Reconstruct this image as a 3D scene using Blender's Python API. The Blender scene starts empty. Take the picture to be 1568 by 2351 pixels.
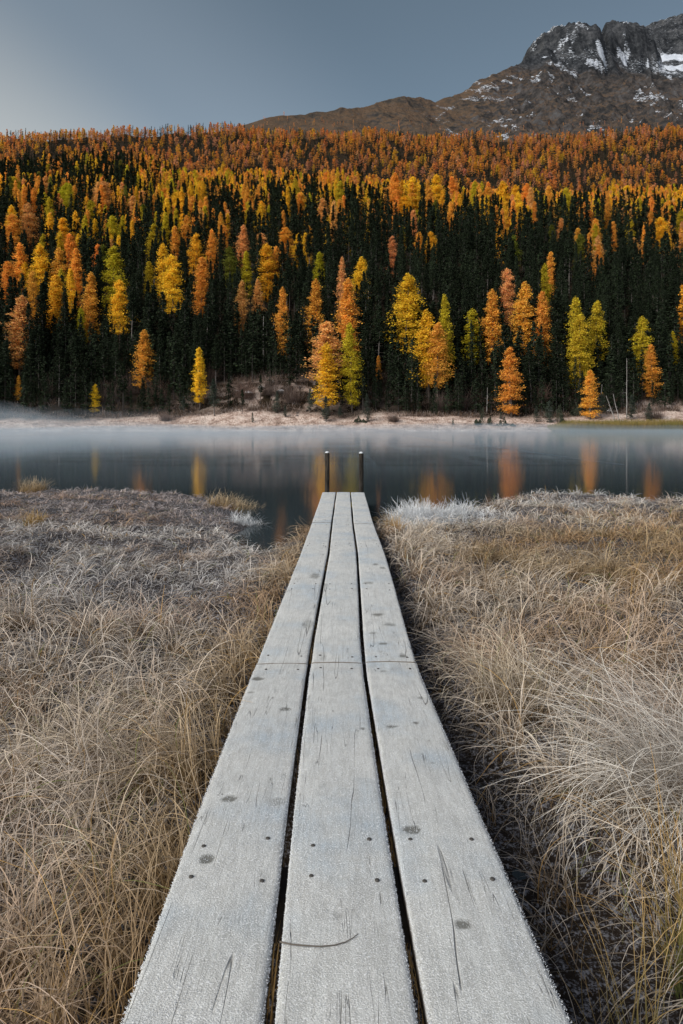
import bpy, math
import numpy as np
from math import radians, sin, cos, pi

C = bpy.context.scene
RS = np.random.RandomState

# ------------------------------------------------------------------ camera, sky, sun, exposure
CAMZ = 1.40
cam_d = bpy.data.cameras.new('camera')
cam = bpy.data.objects.new('camera', cam_d)
C.collection.objects.link(cam)
cam.location = (0, 0, CAMZ)
cam.rotation_euler = (radians(90), 0, 0)
cam_d.sensor_fit = 'AUTO'
cam_d.sensor_width = 36
cam_d.lens = 24.0
cam_d.shift_y = -0.0844
cam_d.clip_start = 0.05
cam_d.clip_end = 20000
C.camera = cam

SUN_AZ = radians(-130)      # left of the view and a little behind the camera
SUN_EL = radians(34)
sd = (sin(SUN_AZ) * cos(SUN_EL), cos(SUN_AZ) * cos(SUN_EL), sin(SUN_EL))

w = bpy.data.worlds.new('World')
C.world = w
w.use_nodes = True
nt = w.node_tree
for n in list(nt.nodes):
    nt.nodes.remove(n)
WN = nt.nodes.new
WL = nt.links.new
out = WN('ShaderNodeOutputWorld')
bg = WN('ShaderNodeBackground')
sky = WN('ShaderNodeTexSky')
sky.sky_type = 'NISHITA'
sky.sun_disc = False
sky.sun_elevation = SUN_EL
sky.sun_rotation = SUN_AZ % (2 * pi)
sky.altitude = 1800
sky.air_density = 1.0
sky.dust_density = 2.0
sky.ozone_density = 1.0
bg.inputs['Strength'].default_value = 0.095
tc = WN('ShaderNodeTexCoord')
# dawn glow low on the left, slate ahead, unseen sky overhead and behind brightened to light the foreground: a tint by compass direction and height
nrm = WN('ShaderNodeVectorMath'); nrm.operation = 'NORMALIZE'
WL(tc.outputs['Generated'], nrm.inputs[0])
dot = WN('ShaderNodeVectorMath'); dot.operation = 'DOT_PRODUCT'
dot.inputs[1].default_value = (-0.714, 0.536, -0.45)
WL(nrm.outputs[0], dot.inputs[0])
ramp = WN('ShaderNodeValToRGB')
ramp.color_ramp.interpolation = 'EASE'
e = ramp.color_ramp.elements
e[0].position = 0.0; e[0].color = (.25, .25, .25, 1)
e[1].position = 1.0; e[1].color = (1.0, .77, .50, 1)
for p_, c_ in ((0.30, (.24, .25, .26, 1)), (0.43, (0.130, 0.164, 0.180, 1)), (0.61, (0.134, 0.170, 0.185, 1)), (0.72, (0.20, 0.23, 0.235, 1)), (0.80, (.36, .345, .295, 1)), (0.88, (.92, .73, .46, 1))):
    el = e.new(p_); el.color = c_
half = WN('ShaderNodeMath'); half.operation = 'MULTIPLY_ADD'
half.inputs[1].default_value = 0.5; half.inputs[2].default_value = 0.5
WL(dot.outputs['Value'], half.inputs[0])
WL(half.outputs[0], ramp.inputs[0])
desat = WN('ShaderNodeHueSaturation')
desat.inputs['Saturation'].default_value = 0.42
WL(sky.outputs[0], desat.inputs['Color'])
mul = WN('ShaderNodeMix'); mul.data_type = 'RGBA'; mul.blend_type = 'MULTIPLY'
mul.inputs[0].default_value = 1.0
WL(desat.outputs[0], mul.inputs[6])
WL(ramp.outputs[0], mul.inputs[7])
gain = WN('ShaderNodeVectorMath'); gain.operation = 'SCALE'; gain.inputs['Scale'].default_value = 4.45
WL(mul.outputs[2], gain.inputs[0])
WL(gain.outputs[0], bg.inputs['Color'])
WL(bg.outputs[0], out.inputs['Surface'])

sun_d = bpy.data.lights.new('sun', 'SUN')
sun_d.energy = 3.4
sun_d.angle = radians(42)
sun_d.color = (1.0, 0.93, 0.84)
sun = bpy.data.objects.new('sun', sun_d)
C.collection.objects.link(sun)
from mathutils import Vector
sun.rotation_euler = Vector(sd).to_track_quat('Z', 'Y').to_euler()

C.view_settings.view_transform = 'Standard'
C.view_settings.look = 'None'
C.view_settings.exposure = 0.30
C.view_settings.gamma = 1.0
C.view_settings.use_curve_mapping = False
C.render.engine = 'CYCLES'
C.cycles.max_bounces = 5
C.cycles.diffuse_bounces = 2
C.cycles.glossy_bounces = 2
C.cycles.transmission_bounces = 3
C.cycles.volume_bounces = 1
C.cycles.transparent_max_bounces = 8
C.cycles.caustics_reflective = False
C.cycles.caustics_refractive = False

# ------------------------------------------------------------------ helpers
F = 1568.0          # focal length in the 1568-pixel-wide copy of the photograph used for measuring
def at(px, row, Y):
    return ((px - 784) / F * Y, Y, CAMZ - (row - 977) / F * Y)

def lin(r, g, b):
    f = lambda c: (c / 255) / 12.92 if c / 255 < 0.04045 else ((c / 255 + 0.055) / 1.055) ** 2.4
    return np.array([f(r), f(g), f(b)])

def hash2(ix, iy, seed):
    h = (ix.astype(np.int64) * 374761393 + iy.astype(np.int64) * 668265263 + seed * 1274126177) & 0xFFFFFFFF
    h = ((h ^ (h >> 13)) * 1274126177) & 0xFFFFFFFF
    return ((h ^ (h >> 16)) & 0xFFFFFF) / float(0xFFFFFF)

def vnoise(x, y, seed=0):
    x = np.asarray(x, float); y = np.asarray(y, float)
    ix = np.floor(x); iy = np.floor(y)
    fx = x - ix; fy = y - iy
    fx = fx * fx * fx * (fx * (fx * 6 - 15) + 10); fy = fy * fy * fy * (fy * (fy * 6 - 15) + 10)
    a = hash2(ix, iy, seed); b = hash2(ix + 1, iy, seed)
    c = hash2(ix, iy + 1, seed); d = hash2(ix + 1, iy + 1, seed)
    return (a * (1 - fx) + b * fx) * (1 - fy) + (c * (1 - fx) + d * fx) * fy

def fbm(x, y, o=4, seed=0, g=0.5):
    x = np.asarray(x, float); y = np.asarray(y, float)
    s = 0; a = 1; t = 0
    for k in range(o):
        s = s + a * vnoise(x * 2 ** k + 17.3 * k, y * 2 ** k - 9.1 * k, seed + k); t += a; a *= g
    return s / t

def ridged(x, y, o=4, seed=0, g=0.5):
    s = 0; a = 1; t = 0
    for k in range(o):
        n = 1 - np.abs(2 * vnoise(x * 2 ** k + 5.3 * k, y * 2 ** k + 3.7 * k, seed + k) - 1)
        s = s + a * n * n; t += a; a *= g
    return s / t

def sstep(a, b, x):
    t = np.clip((x - a) / (b - a), 0, 1)
    return t * t * (3 - 2 * t)

def make_mesh(name, V, Fc, mat=None, col=None, smooth=False, attrs=None):
    """V (n,3); Fc (m,k) array, or list of such arrays with different k"""
    me = bpy.data.meshes.new(name)
    V = np.ascontiguousarray(V, dtype=np.float32)
    if isinstance(Fc, np.ndarray):
        Fc = [Fc]
    Fc = [np.asarray(f, dtype=np.int32) for f in Fc if len(f)]
    me.vertices.add(len(V))
    me.vertices.foreach_set('co', V.ravel())
    nl = sum(f.size for f in Fc); nf = sum(len(f) for f in Fc)
    me.loops.add(nl)
    me.loops.foreach_set('vertex_index', np.concatenate([f.ravel() for f in Fc]))
    me.polygons.add(nf)
    starts = []; s = 0
    for f in Fc:
        starts.append(s + np.arange(len(f), dtype=np.int32) * f.shape[1]); s += f.size
    me.polygons.foreach_set('loop_start', np.concatenate(starts).astype(np.int32))
    if smooth:
        me.polygons.foreach_set('use_smooth', np.ones(nf, dtype=bool))
    me.update(calc_edges=True)
    if col is not None:
        a = me.color_attributes.new('Col', 'FLOAT_COLOR', 'POINT')
        c4 = np.ones((len(V), 4), np.float32); c4[:, :3] = col
        a.data.foreach_set('color', c4.ravel())
    for k, v in (attrs or {}).items():
        a = me.attributes.new(k, 'FLOAT', 'POINT')
        a.data.foreach_set('value', np.asarray(v, np.float32).ravel())
    if mat:
        me.materials.append(mat)
    return me

def obj(name, me, parent=None, loc=None, **props):
    o = bpy.data.objects.new(name, me)
    C.collection.objects.link(o)
    if parent: o.parent = parent
    if loc is not None: o.location = loc
    for k, v in props.items():
        o[k] = v
    return o

def empty(name, loc, rz=0, **props):
    o = obj(name, None, None, loc, **props)
    o.rotation_euler = (0, 0, rz)
    o.empty_display_size = 0.2
    return o

def grid_faces(nr, nc):
    i = np.arange(nr - 1)[:, None] * nc + np.arange(nc - 1)[None, :]
    i = i.ravel()
    return np.stack([i, i + 1, i + nc + 1, i + nc], 1)

def merge(parts):
    """list of (V,F[,col]) -> V,F lists,col"""
    Vs, Fs, Cs, n = [], {}, [], 0
    for p in parts:
        V, Fq = p[0], p[1]
        for f in (Fq if isinstance(Fq, list) else [Fq]):
            Fs.setdefault(f.shape[1], []).append(f + n)
        Vs.append(V); n += len(V)
        if len(p) > 2: Cs.append(np.broadcast_to(p[2], (len(V), 3)))
    return np.concatenate(Vs), [np.concatenate(v) for v in Fs.values()], (np.concatenate(Cs) if Cs else None)

def tube(P, R, n=8, cap=True):
    """tube along points P (k,3) with radii R"""
    P = np.asarray(P, float); R = np.asarray(R, float); k = len(P)
    T = np.gradient(P, axis=0); T /= np.linalg.norm(T, axis=1)[:, None] + 1e-9
    up = np.array([0.0, 0, 1]) if abs(T[0, 2]) < 0.9 else np.array([1.0, 0, 0])
    A = np.cross(T, up); A /= np.linalg.norm(A, axis=1)[:, None] + 1e-9
    B = np.cross(T, A)
    a = np.linspace(0, 2 * pi, n, endpoint=False)
    V = P[:, None] + R[:, None, None] * (np.cos(a)[None, :, None] * A[:, None] + np.sin(a)[None, :, None] * B[:, None])
    V = V.reshape(-1, 3)
    f = []
    for i in range(k - 1):
        j = np.arange(n); j2 = (j + 1) % n
        f.append(np.stack([i * n + j, i * n + j2, (i + 1) * n + j2, (i + 1) * n + j], 1))
    f = [np.concatenate(f)]
    if cap:
        V = np.vstack([V, P[:1], P[-1:]])
        j = np.arange(n); j2 = (j + 1) % n
        f.append(np.vstack([np.stack([j2, j, np.full(n, k * n)], 1), np.stack([(k - 1) * n + j, (k - 1) * n + j2, np.full(n, k * n + 1)], 1)]))
    return V, f

# ------------------------------------------------------------------ materials
class M:
    def __init__(s, name, rough=0.9, spec=0.2):
        s.m = bpy.data.materials.new(name); s.m.use_nodes = True
        s.nt = s.m.node_tree
        s.b = s.nt.nodes['Principled BSDF']
        s.b.inputs['Roughness'].default_value = rough
        s.b.inputs['Specular IOR Level'].default_value = spec
        s.out = s.nt.nodes['Material Output']
    def n(s, t, **kw):
        x = s.nt.nodes.new(t)
        for k, v in kw.items(): setattr(x, k, v)
        return x
    def l(s, a, b): s.nt.links.new(a, b)
    def attr(s, name):
        x = s.n('ShaderNodeAttribute'); x.attribute_name = name; return x
    def coords(s, scale=(1, 1, 1), world=True):
        if world:
            g = s.n('ShaderNodeNewGeometry').outputs['Position']
        else:
            g = s.n('ShaderNodeTexCoord').outputs['Object']
        v = s.n('ShaderNodeVectorMath', operation='MULTIPLY'); v.inputs[1].default_value = scale
        s.l(g, v.inputs[0]); return v.outputs[0]
    def noise(s, vec, scale, detail=4, rough=0.55, dist=0):
        x = s.n('ShaderNodeTexNoise'); x.inputs['Scale'].default_value = scale
        x.inputs['Detail'].default_value = detail; x.inputs['Roughness'].default_value = rough
        x.inputs['Distortion'].default_value = dist
        s.l(vec, x.inputs['Vector']); return x.outputs['Fac']
    def ramp(s, fac, stops, interp='LINEAR'):
        x = s.n('ShaderNodeValToRGB'); x.color_ramp.interpolation = interp
        e = x.color_ramp.elements
        e[0].position, c0 = stops[0]; e[0].color = (*c0, 1) if hasattr(c0, '__len__') else (c0, c0, c0, 1)
        e[1].position, c1 = stops[-1]; e[1].color = (*c1, 1) if hasattr(c1, '__len__') else (c1, c1, c1, 1)
        for p, c in stops[1:-1]:
            k = e.new(p); k.color = (*c, 1) if hasattr(c, '__len__') else (c, c, c, 1)
        s.l(fac, x.inputs[0]); return x.outputs[0]
    def mix(s, fac, a, b, mode='MIX'):
        x = s.n('ShaderNodeMix', data_type='RGBA', blend_type=mode)
        for i, v in ((0, fac), (6, a), (7, b)):
            if isinstance(v, (int, float)): x.inputs[i].default_value = v
            elif isinstance(v, (tuple, list, np.ndarray)): x.inputs[i].default_value = (*v, 1)
            else: s.l(v, x.inputs[i])
        return x.outputs[2]
    def math(s, op, a, b=0.0, clamp=False):
        x = s.n('ShaderNodeMath', operation=op); x.use_clamp = clamp
        for i, v in ((0, a), (1, b)):
            if isinstance(v, (int, float)): x.inputs[i].default_value = v
            else: s.l(v, x.inputs[i])
        return x.outputs[0]
    def bump(s, h, strength=0.5, dist=0.01):
        x = s.n('ShaderNodeBump'); x.inputs['Strength'].default_value = strength
        x.inputs['Distance'].default_value = dist
        s.l(h, x.inputs['Height']); s.l(x.outputs[0], s.b.inputs['Normal'])
    def col(s, c):
        if isinstance(c, (tuple, list, np.ndarray)): s.b.inputs['Base Color'].default_value = (*c, 1)
        else: s.l(c, s.b.inputs['Base Color'])

# foliage: attribute colour times object colour, some light passing through
def foliage_mat(name, trans=0.3):
    m = M(name, 0.95, 0.05)
    a = m.attr('Col'); oi = m.n('ShaderNodeObjectInfo')
    c = m.mix(1.0, a.outputs['Color'], oi.outputs['Color'], 'MULTIPLY')
    m.col(c)
    t = m.n('ShaderNodeBsdfTranslucent'); m.l(c, t.inputs['Color'])
    mx = m.n('ShaderNodeMixShader'); mx.inputs[0].default_value = trans
    m.l(m.b.outputs[0], mx.inputs[1]); m.l(t.outputs[0], mx.inputs[2]); m.l(mx.outputs[0], m.out.inputs[0])
    return m.m
M_larch = foliage_mat('larch_needles', 0.35)
M_pine = foliage_mat('pine_needles', 0.12)
M_blade = foliage_mat('grass_blades', 0.22)

def bark_mat(name, c0, c1):
    m = M(name, 0.95, 0.1)
    v = m.coords((6, 6, 1), False)
    n = m.noise(v, 1.2, 5)
    m.col(m.ramp(n, [(0.3, c0), (0.7, c1)])); m.bump(n, 0.6, 0.1)
    return m.m
M_bark_pine = bark_mat('pine_bark', (0.06, 0.052, 0.048), (0.24, 0.215, 0.20))
M_bark_larch = bark_mat('larch_bark', (0.05, 0.04, 0.035), (0.17, 0.14, 0.12))
M_dead = bark_mat('dead_wood', (0.16, 0.15, 0.14), (0.34, 0.32, 0.31))

# ------------------------------------------------------------------ far terrain
PY = np.array([120, 160, 169, 174, 181, 187, 200, 250, 330, 450, 580, 640, 700, 950, 1000, 1500.])
PZ = np.array([-3, -1.2, 0, 1.2, 2.9, 4.6, 12, 42, 82, 136, 191, 211, 216, 238, 268, 625.])
def smooth_profile(Y):
    s = 0
    for d in (-0.05, -0.025, 0, 0.025, 0.05):
        s = s + np.interp(Y * (1 + d * np.clip((Y - 185) / 60, 0, 1)), PY, PZ)
    return s / 5

SK_X = np.array([-600, 0, 400, 500, 560, 610, 680, 780, 830, 880, 930, 1000, 1060, 1100, 1150, 1220, 1258, 1290, 1330, 1500, 1568, 1900, 2400.])
SK_R = np.array([345, 345, 325, 303, 286, 271, 263, 249, 247, 230, 222, 233, 213, 186, 162, 132, 112, 128, 150, 158, 165, 190, 230.])
SK_D = np.array([1530, 1530, 1540, 1580, 1620, 1660, 1720, 1820, 1880, 1950, 2000, 2100, 2200, 2300, 2400, 2560, 2620, 2640, 2650, 2700, 2720, 2800, 2900.])
TL_X = np.array([-600, 0, 300, 500, 700, 1000, 1150, 1250, 1568, 2400.])
TL_R = np.array([330, 328, 316, 322, 322, 325, 335, 328, 326, 330.])

def hill(X, Y):
    X = np.asarray(X, float); Y = np.asarray(Y, float)
    u = X / np.maximum(Y, 1)
    px = 784 + F * u
    z = smooth_profile(Y)
    # meadow and shore undulation
    z = z + (fbm(X / 9, Y / 9, 3, 5) - 0.5) * 1.3 * sstep(170, 180, Y) * (1 + sstep(190, 300, Y) * 3)
    z = z + (fbm(X / 60, Y / 60, 3, 9) - 0.5) * 22 * sstep(200, 400, Y)
    z = z + (fbm(X / 220, Y / 260, 3, 31) - 0.5) * 50 * sstep(260, 700, Y)
    z = z - u * 0.035 * Y * sstep(250, 600, Y) * (1 - sstep(900, 1300, Y))
    # a low knoll at the foot of the forest, left of the middle
    z = z + 4.5 * np.exp(-((X + 17) / 24) ** 2 - ((Y - 194) / 11) ** 2)
    z = z + 1.6 * np.exp(-((X - 90) / 20) ** 2 - ((Y - 184) / 8) ** 2)
    # treeline calibration and mountain above
    tr = (977 - np.interp(px, TL_X, TL_R)) / F
    zt = CAMZ + tr * 1500
    k = sstep(1000, 1500, Y)
    base15 = smooth_profile(np.full_like(Y, 1500.0))
    z = z + (zt - base15) * k
    D = np.interp(px, SK_X, SK_D)
    E = (977 - np.interp(px, SK_X, SK_R)) / F
    t = np.clip((Y - 1500) / (D - 1500), 0, 1.0)
    tt = tr + (E - tr) * (t * 0.75 + 0.25 * t * t)
    zm = CAMZ + tt * np.minimum(Y, D) - np.maximum(Y - D, 0) * 0.55
    amp = sstep(1500, 1700, Y) * sstep(500, 800, px)
    rid = ridged(X / 190 + 0.3 * Y / 190, Y / 260, 5, 77) - 0.45
    fin = fbm(X / 26, Y / 40, 4, 55) - 0.5
    zm = zm + amp * (rid * 60 * (1 - 0.8 * sstep(-300, -20, Y - D)) + fin * 12)
    zm = zm + amp * (ridged(X / 60, Y / 80, 5, 171) - 0.4) * 42 * sstep(1000, 1250, px) * (1 - .6 * sstep(-150, 0, Y - D))
    z = np.where(Y > 1500, zm, z)
    return z

def domes(X, Y):
    """rock towers standing on the ridge"""
    wx = (fbm(X / 90, Y / 90, 4, 201) - 0.5) * 46; wy = (fbm(X / 90, Y / 90, 4, 301) - 0.5) * 46
    tot = np.zeros_like(X)
    for cx, cy, rx, ry, top in ((935, 2800, 195, 185, 1612), (1138, 2850, 172, 150, 1664), (850, 2745, 135, 120, 1500)):
        s = np.sqrt(((X + wx - cx) / rx) ** 2 + ((Y + wy - cy) / ry) ** 2)
        prof = 1 - np.clip(s, 0, 2.2) ** 2.2 * 0.42
        zz = 1400 + (top - 1400) * prof
        zz = zz - sstep(0.80, 1.25, s) * 90
        zz = np.where(s < 2.0, zz, -1e4)
        tot = np.maximum(tot, zz)
    return tot

M_hill = M('forest_floor', 1, 0.05)
v = M_hill.coords()
n1 = M_hill.noise(v, 0.35, 6); n2 = M_hill.noise(v, 2.0, 5)
frostn = M_hill.ramp(M_hill.math('ADD', M_hill.math('MULTIPLY', n1, 0.6), M_hill.math('MULTIPLY', n2, 0.4)),
                     [(0.38, (0.16, 0.11, 0.085)), (0.47, (0.44, 0.33, 0.28)), (0.58, (0.62, 0.52, 0.46))])
dark = M_hill.ramp(n1, [(0.35, (0.012, 0.009, 0.006)), (0.6, (0.032, 0.023, 0.015)), (0.75, (0.075, 0.06, 0.05))])
a = M_hill.attr('meadow')
M_hill.col(M_hill.mix(a.outputs['Fac'], dark, frostn))
M_hill.bump(n2, 0.6, 0.4)

M_mtn = M('mountain_rock', 0.95, 0.1)
v = M_mtn.coords()
g1 = M_mtn.noise(v, 0.012, 6, 0.65); g2 = M_mtn.noise(v, 0.05, 7, 0.78)
gm = M_mtn.math('ADD', M_mtn.math('MULTIPLY', g1, 0.4), M_mtn.math('MULTIPLY', g2, 0.6))
grass = M_mtn.ramp(gm, [(0.36, (0.030, 0.030, 0.031)), (0.45, (0.075, 0.060, 0.047)), (0.53, (0.125, 0.078, 0.047)), (0.62, (0.065, 0.063, 0.062))])
rock = M_mtn.ramp(gm, [(0.40, (0.010, 0.012, 0.015)), (0.5, (0.034, 0.037, 0.042)), (0.62, (0.095, 0.098, 0.105))])
ra = M_mtn.attr('rock'); sa = M_mtn.attr('snow')
c = M_mtn.mix(ra.outputs['Fac'], grass, rock)
sn = M_mtn.math('ADD', sa.outputs['Fac'], M_mtn.math('MULTIPLY', M_mtn.math('SUBTRACT', M_mtn.noise(M_mtn.coords((1, .7, 2.6)), 0.085, 7, 0.8), 0.5), 2.3))
sn = M_mtn.ramp(sn, [(0.52, 0.0), (0.62, 1.0)])
c = M_mtn.mix(sn, c, (0.55, 0.59, 0.66))
M_mtn.col(c); M_mtn.bump(g2, 1.0, 9)

def terrain_mesh(name, us, Ys, mat, fn, attrfn, **props):
    U, Y = np.meshgrid(us, Ys)
    X = U * Y
    Z = fn(X, Y)
    V = np.stack([X, Y, Z], -1).reshape(-1, 3)
    dZy, dZu = np.gradient(Z)
    dX = np.gradient(X, axis=1); dY = np.gradient(Y, axis=0)
    sx = dZu / np.maximum(dX, 1e-6); sy = (dZy - sx * np.gradient(X, axis=0)) / np.maximum(dY, 1e-6)
    nz = 1 / np.sqrt(1 + sx * sx + sy * sy)
    me = make_mesh(name, V, grid_faces(len(Ys), len(us)), mat, smooth=True, attrs=attrfn(X, Y, Z, nz))
    return obj(name, me, **props)

us = np.concatenate([np.linspace(-2.2, -0.62, 40)[:-1], np.linspace(-0.62, 0.62, 420), np.linspace(0.62, 2.2, 40)[1:]])
Ys = np.concatenate([np.linspace(120, 168, 8)[:-1], np.linspace(168, 200, 90)[:-1], np.geomspace(200, 1500, 260)])
def hill_attr(X, Y, Z, nz):
    edge = 184 + (fbm(X / 14, Y * 0, 3, 3) - 0.5) * 9 - 3 * sstep(-20, -60, X)
    md = 1 - sstep(-2.5, 2.5, Y - edge)
    md = np.maximum(md, 0.75 * np.exp(-((X + 19) / 22) ** 2 - ((Y - 191) / 9) ** 2) * (fbm(X / 3, Y / 3, 3, 8) > 0.45))
    md = np.maximum(md, sstep(78, 84, X) * (1 - sstep(190, 196, Y)))
    return {'meadow': md}
terrain_mesh('hillside', us, Ys, M_hill.m, hill, hill_attr, kind='structure')

us = np.concatenate([np.linspace(-0.9, -0.2, 60)[:-1], np.linspace(-0.2, 0.62, 900), np.linspace(0.62, 1.1, 60)[1:]])
Ys = np.concatenate([np.linspace(1500, 3150, 620), np.linspace(3150, 3500, 20)[1:]])
def mtn_fn(X, Y):
    z = hill(X, Y)
    d = domes(X, Y)
    d = d + (ridged(X / 34, Y / 60, 5, 401) - 0.5) * 26 + (fbm(X / 14, Y / 14, 3, 402) - .5) * 9
    # gully between the two towers
    g = np.exp(-((X - 1062 - (Y - 2800) * 0.25) / 13) ** 2)
    d = d - g * 48
    return np.maximum(z, d)
def mtn_attr(X, Y, Z, nz):
    px = 784 + F * X / Y; row = 977 - F * (Z - CAMZ) / Y
    n = fbm(X / 80, Y / 80, 4, 61)
    rock = np.maximum(sstep(1180, 1400, Z + (n - .5) * 300) , .8 * sstep(0.74, 0.58, nz))
    snow = sstep(0.50, 0.8, nz) * 0.14 * sstep(1000, 1320, Z) + 0.05 * sstep(1300, 1450, Z) - .10 * sstep(1450, 1500, Z) * sstep(.75, .5, nz)
    patch = sstep(0.60, 0.72, fbm(X / 55, Y / 38, 4, 88)) * sstep(900, 1050, px) * 0.40
    gul = np.exp(-((X - 1062 - (Y - 2800) * 0.25) / 14) ** 2) * 0.2 * sstep(1420, 1500, Z)
    foot = np.exp(-((Z - 1405) / 50) ** 2) * sstep(1180, 1300, px) * 0.26 * (fbm(X / 70, Y / 50, 3, 91) > 0.42)
    side = sstep(1180, 1300, X) * np.exp(-((Z - 1440) / 70) ** 2) * 0.3
    return {'rock': rock, 'snow': np.clip(0.09 + snow + patch + gul + foot + side, 0, 1)}
terrain_mesh('mountain', us, Ys, M_mtn.m, mtn_fn, mtn_attr, kind='structure')

# the massif further back on the right, with its snowfield
us = np.linspace(0.36, 0.85, 420); Ys = np.linspace(2950, 4100, 360)
def far_fn(X, Y):
    px = 784 + F * X / Y
    top = np.interp(px, [1380, 1440, 1462, 1480, 1500, 1530, 1568, 1700, 1900], [130, 84, 68, 60, 51, 42, 33, 20, 60])
    zt = CAMZ + (977 - top) / F * 3700
    t = np.clip((Y - 2950) / 750, 0, 1)
    low = CAMZ + (977 - 190) / F * 2950
    z = low + (zt - low) * np.where(t < 0.5, 0.42 * (t / 0.5), 0.42 + 0.58 * (sstep(0.5, 1.0, t) * .6 + (t - 0.5) / 0.5 * .4))
    z = z - np.maximum(Y - 3700, 0) * 0.8
    r = ridged(X / 110, Y / 150, 5, 601) - 0.45
    return z + r * 85 * sstep(0.45, 0.7, t) * (1 - .75 * sstep(0.85, 1, t)) + (fbm(X / 25, Y / 25, 4, 602) - .5) * 20
def far_attr(X, Y, Z, nz):
    t = np.clip((Y - 2950) / 750, 0, 1)
    s = 0.26 + 0.60 * sstep(0.68, 0.5, t) * sstep(0.40, 0.6, fbm(X / 120, Y / 90, 3, 640) + 0.08) + 0.25 * sstep(0.6, 0.85, nz)
    return {'rock': np.ones_like(X), 'snow': s}
terrain_mesh('far_mountain', us, Ys, M_mtn.m, far_fn, far_attr, kind='structure')

# ------------------------------------------------------------------ near bank (frosted marsh)
LAND = np.array([(-90, 20), (-40, 17.5), (-15, 15.3), (-6.8, 14.0), (-4, 13.7), (-2.7, 13.1), (-2.05, 12.4), (-1.8, 11.5), (-1.62, 10.6), (-1.42, 9.7),
                 (-1.36, 8.8), (-1.25, 7.9), (-1.0, 7.45), (-0.78, 7.5), (-0.52, 8.3), (-0.38, 9.1), (0.35, 9.5), (0.52, 9.1), (0.56, 8.6), (0.68, 8.45),
                 (0.78, 8.9), (0.80, 9.7), (0.92, 10.25), (1.35, 10.6), (1.8, 10.5), (2.2, 11.2), (2.8, 12.2), (3.6, 13.0), (4.6, 13.2), (5.5, 12.3),
                 (6.8, 11.8), (10, 12.5), (40, 16), (90, 20), (90, -70), (-90, -70)], float)
def land_sdf(X, Y):
    X = np.asarray(X, float); Y = np.asarray(Y, float)
    d2 = np.full(X.shape, 1e9); ins = np.zeros(X.shape, bool)
    P = LAND
    for i in range(len(P)):
        ax, ay = P[i]; bx, by = P[(i + 1) % len(P)]
        ex, ey = bx - ax, by - ay
        t = np.clip(((X - ax) * ex + (Y - ay) * ey) / (ex * ex + ey * ey), 0, 1)
        d2 = np.minimum(d2, (X - ax - t * ex) ** 2 + (Y - ay - t * ey) ** 2)
        c = ((ay > Y) != (by > Y)) & (X < (bx - ax) * (Y - ay) / (by - ay + 1e-12) + ax)
        ins ^= c
    d = np.sqrt(d2)
    return np.where(ins, d, -d)
def sdf(X, Y):
    X = np.asarray(X, float); Y = np.asarray(Y, float)
    return land_sdf(X, Y) + (fbm(X * 1.3, Y * 1.3, 3, 12) - 0.5) * 0.30
def ditch_w(Y):
    return np.interp(Y, [0, 1.3, 1.9, 2.3, 3.0, 4.0, 6.5, 8.5], [0.60, 0.60, 0.42, 0.30, 0.22, 0.20, 0.12, 0.05])
def bank(X, Y):
    X = np.asarray(X, float); Y = np.asarray(Y, float)
    s = sdf(X, Y)
    g = 0.13 - 0.05 * sstep(6, 9, Y)
    z = np.where(s > 0, g * (1 - np.exp(-np.maximum(s, 0) / 0.16)), np.maximum(s, -3) * 0.35)
    z = z + (fbm(X * 1.6, Y * 1.6, 4, 21) - 0.5) * 0.24 * sstep(0, 0.4, s)
    z = z + 0.10 * sstep(0.8, 2.5, s) * sstep(-1.2, -3, X)
    dw = ditch_w(Y)
    dd = (X - 0.36) / dw
    m = sstep(-0.8, 0.1, dd) * (1 - sstep(0.8, 1.5, dd)) * (Y < 9.5)
    z = z * (1 - m) + m * (0.018 + (fbm(X * 9, Y * 9, 3, 4) - 0.5) * 0.06)
    for cx, cy, r in ((1.60, 9.15, 0.30), (1.98, 9.25, 0.24), (-1.7, 8.6, 0.12)):
        z = z - 0.22 * np.exp(-(((X - cx) / r) ** 2 + ((Y - cy) / (r * .8)) ** 2))
    return z

gx = np.concatenate([np.linspace(-90, -9, 30)[:-1], np.linspace(-9, -1.6, 120)[:-1], np.linspace(-1.6, 1.9, 130)[:-1], np.linspace(1.9, 9, 110)[:-1], np.linspace(9, 90, 30)])
gy = np.concatenate([np.linspace(-70, -1, 20)[:-1], np.linspace(-1, 4, 190)[:-1], np.linspace(4, 15, 240)[:-1], np.linspace(15, 24, 20)])
XX, YY = np.meshgrid(gx, gy)
ZZ = bank(XX, YY)
mg = M('marsh_ground', 0.9, 0.3)
v = mg.coords()
n1 = mg.noise(v, 3.0, 6, 0.6); n2 = mg.noise(v, 45, 5, 0.7); n3 = mg.noise(v, 140, 3, 0.6)
c = mg.ramp(n1, [(0.3, (0.012, 0.009, 0.008)), (0.55, (0.035, 0.024, 0.017)), (0.75, (0.060, 0.042, 0.026))])
fr = mg.ramp(mg.math('ADD', mg.math('MULTIPLY', n2, 0.6), mg.math('MULTIPLY', n3, 0.4)), [(0.50, 0.0), (0.60, 1.0)])
c = mg.mix(mg.math('MULTIPLY', fr, 0.75), c, (0.46, 0.47, 0.53))
mg.col(c); mg.bump(n2, 0.9, 0.03)
obj('ground', make_mesh('ground', np.stack([XX, YY, ZZ], -1).reshape(-1, 3), grid_faces(len(gy), len(gx)), mg.m, smooth=True), kind='structure')

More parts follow.
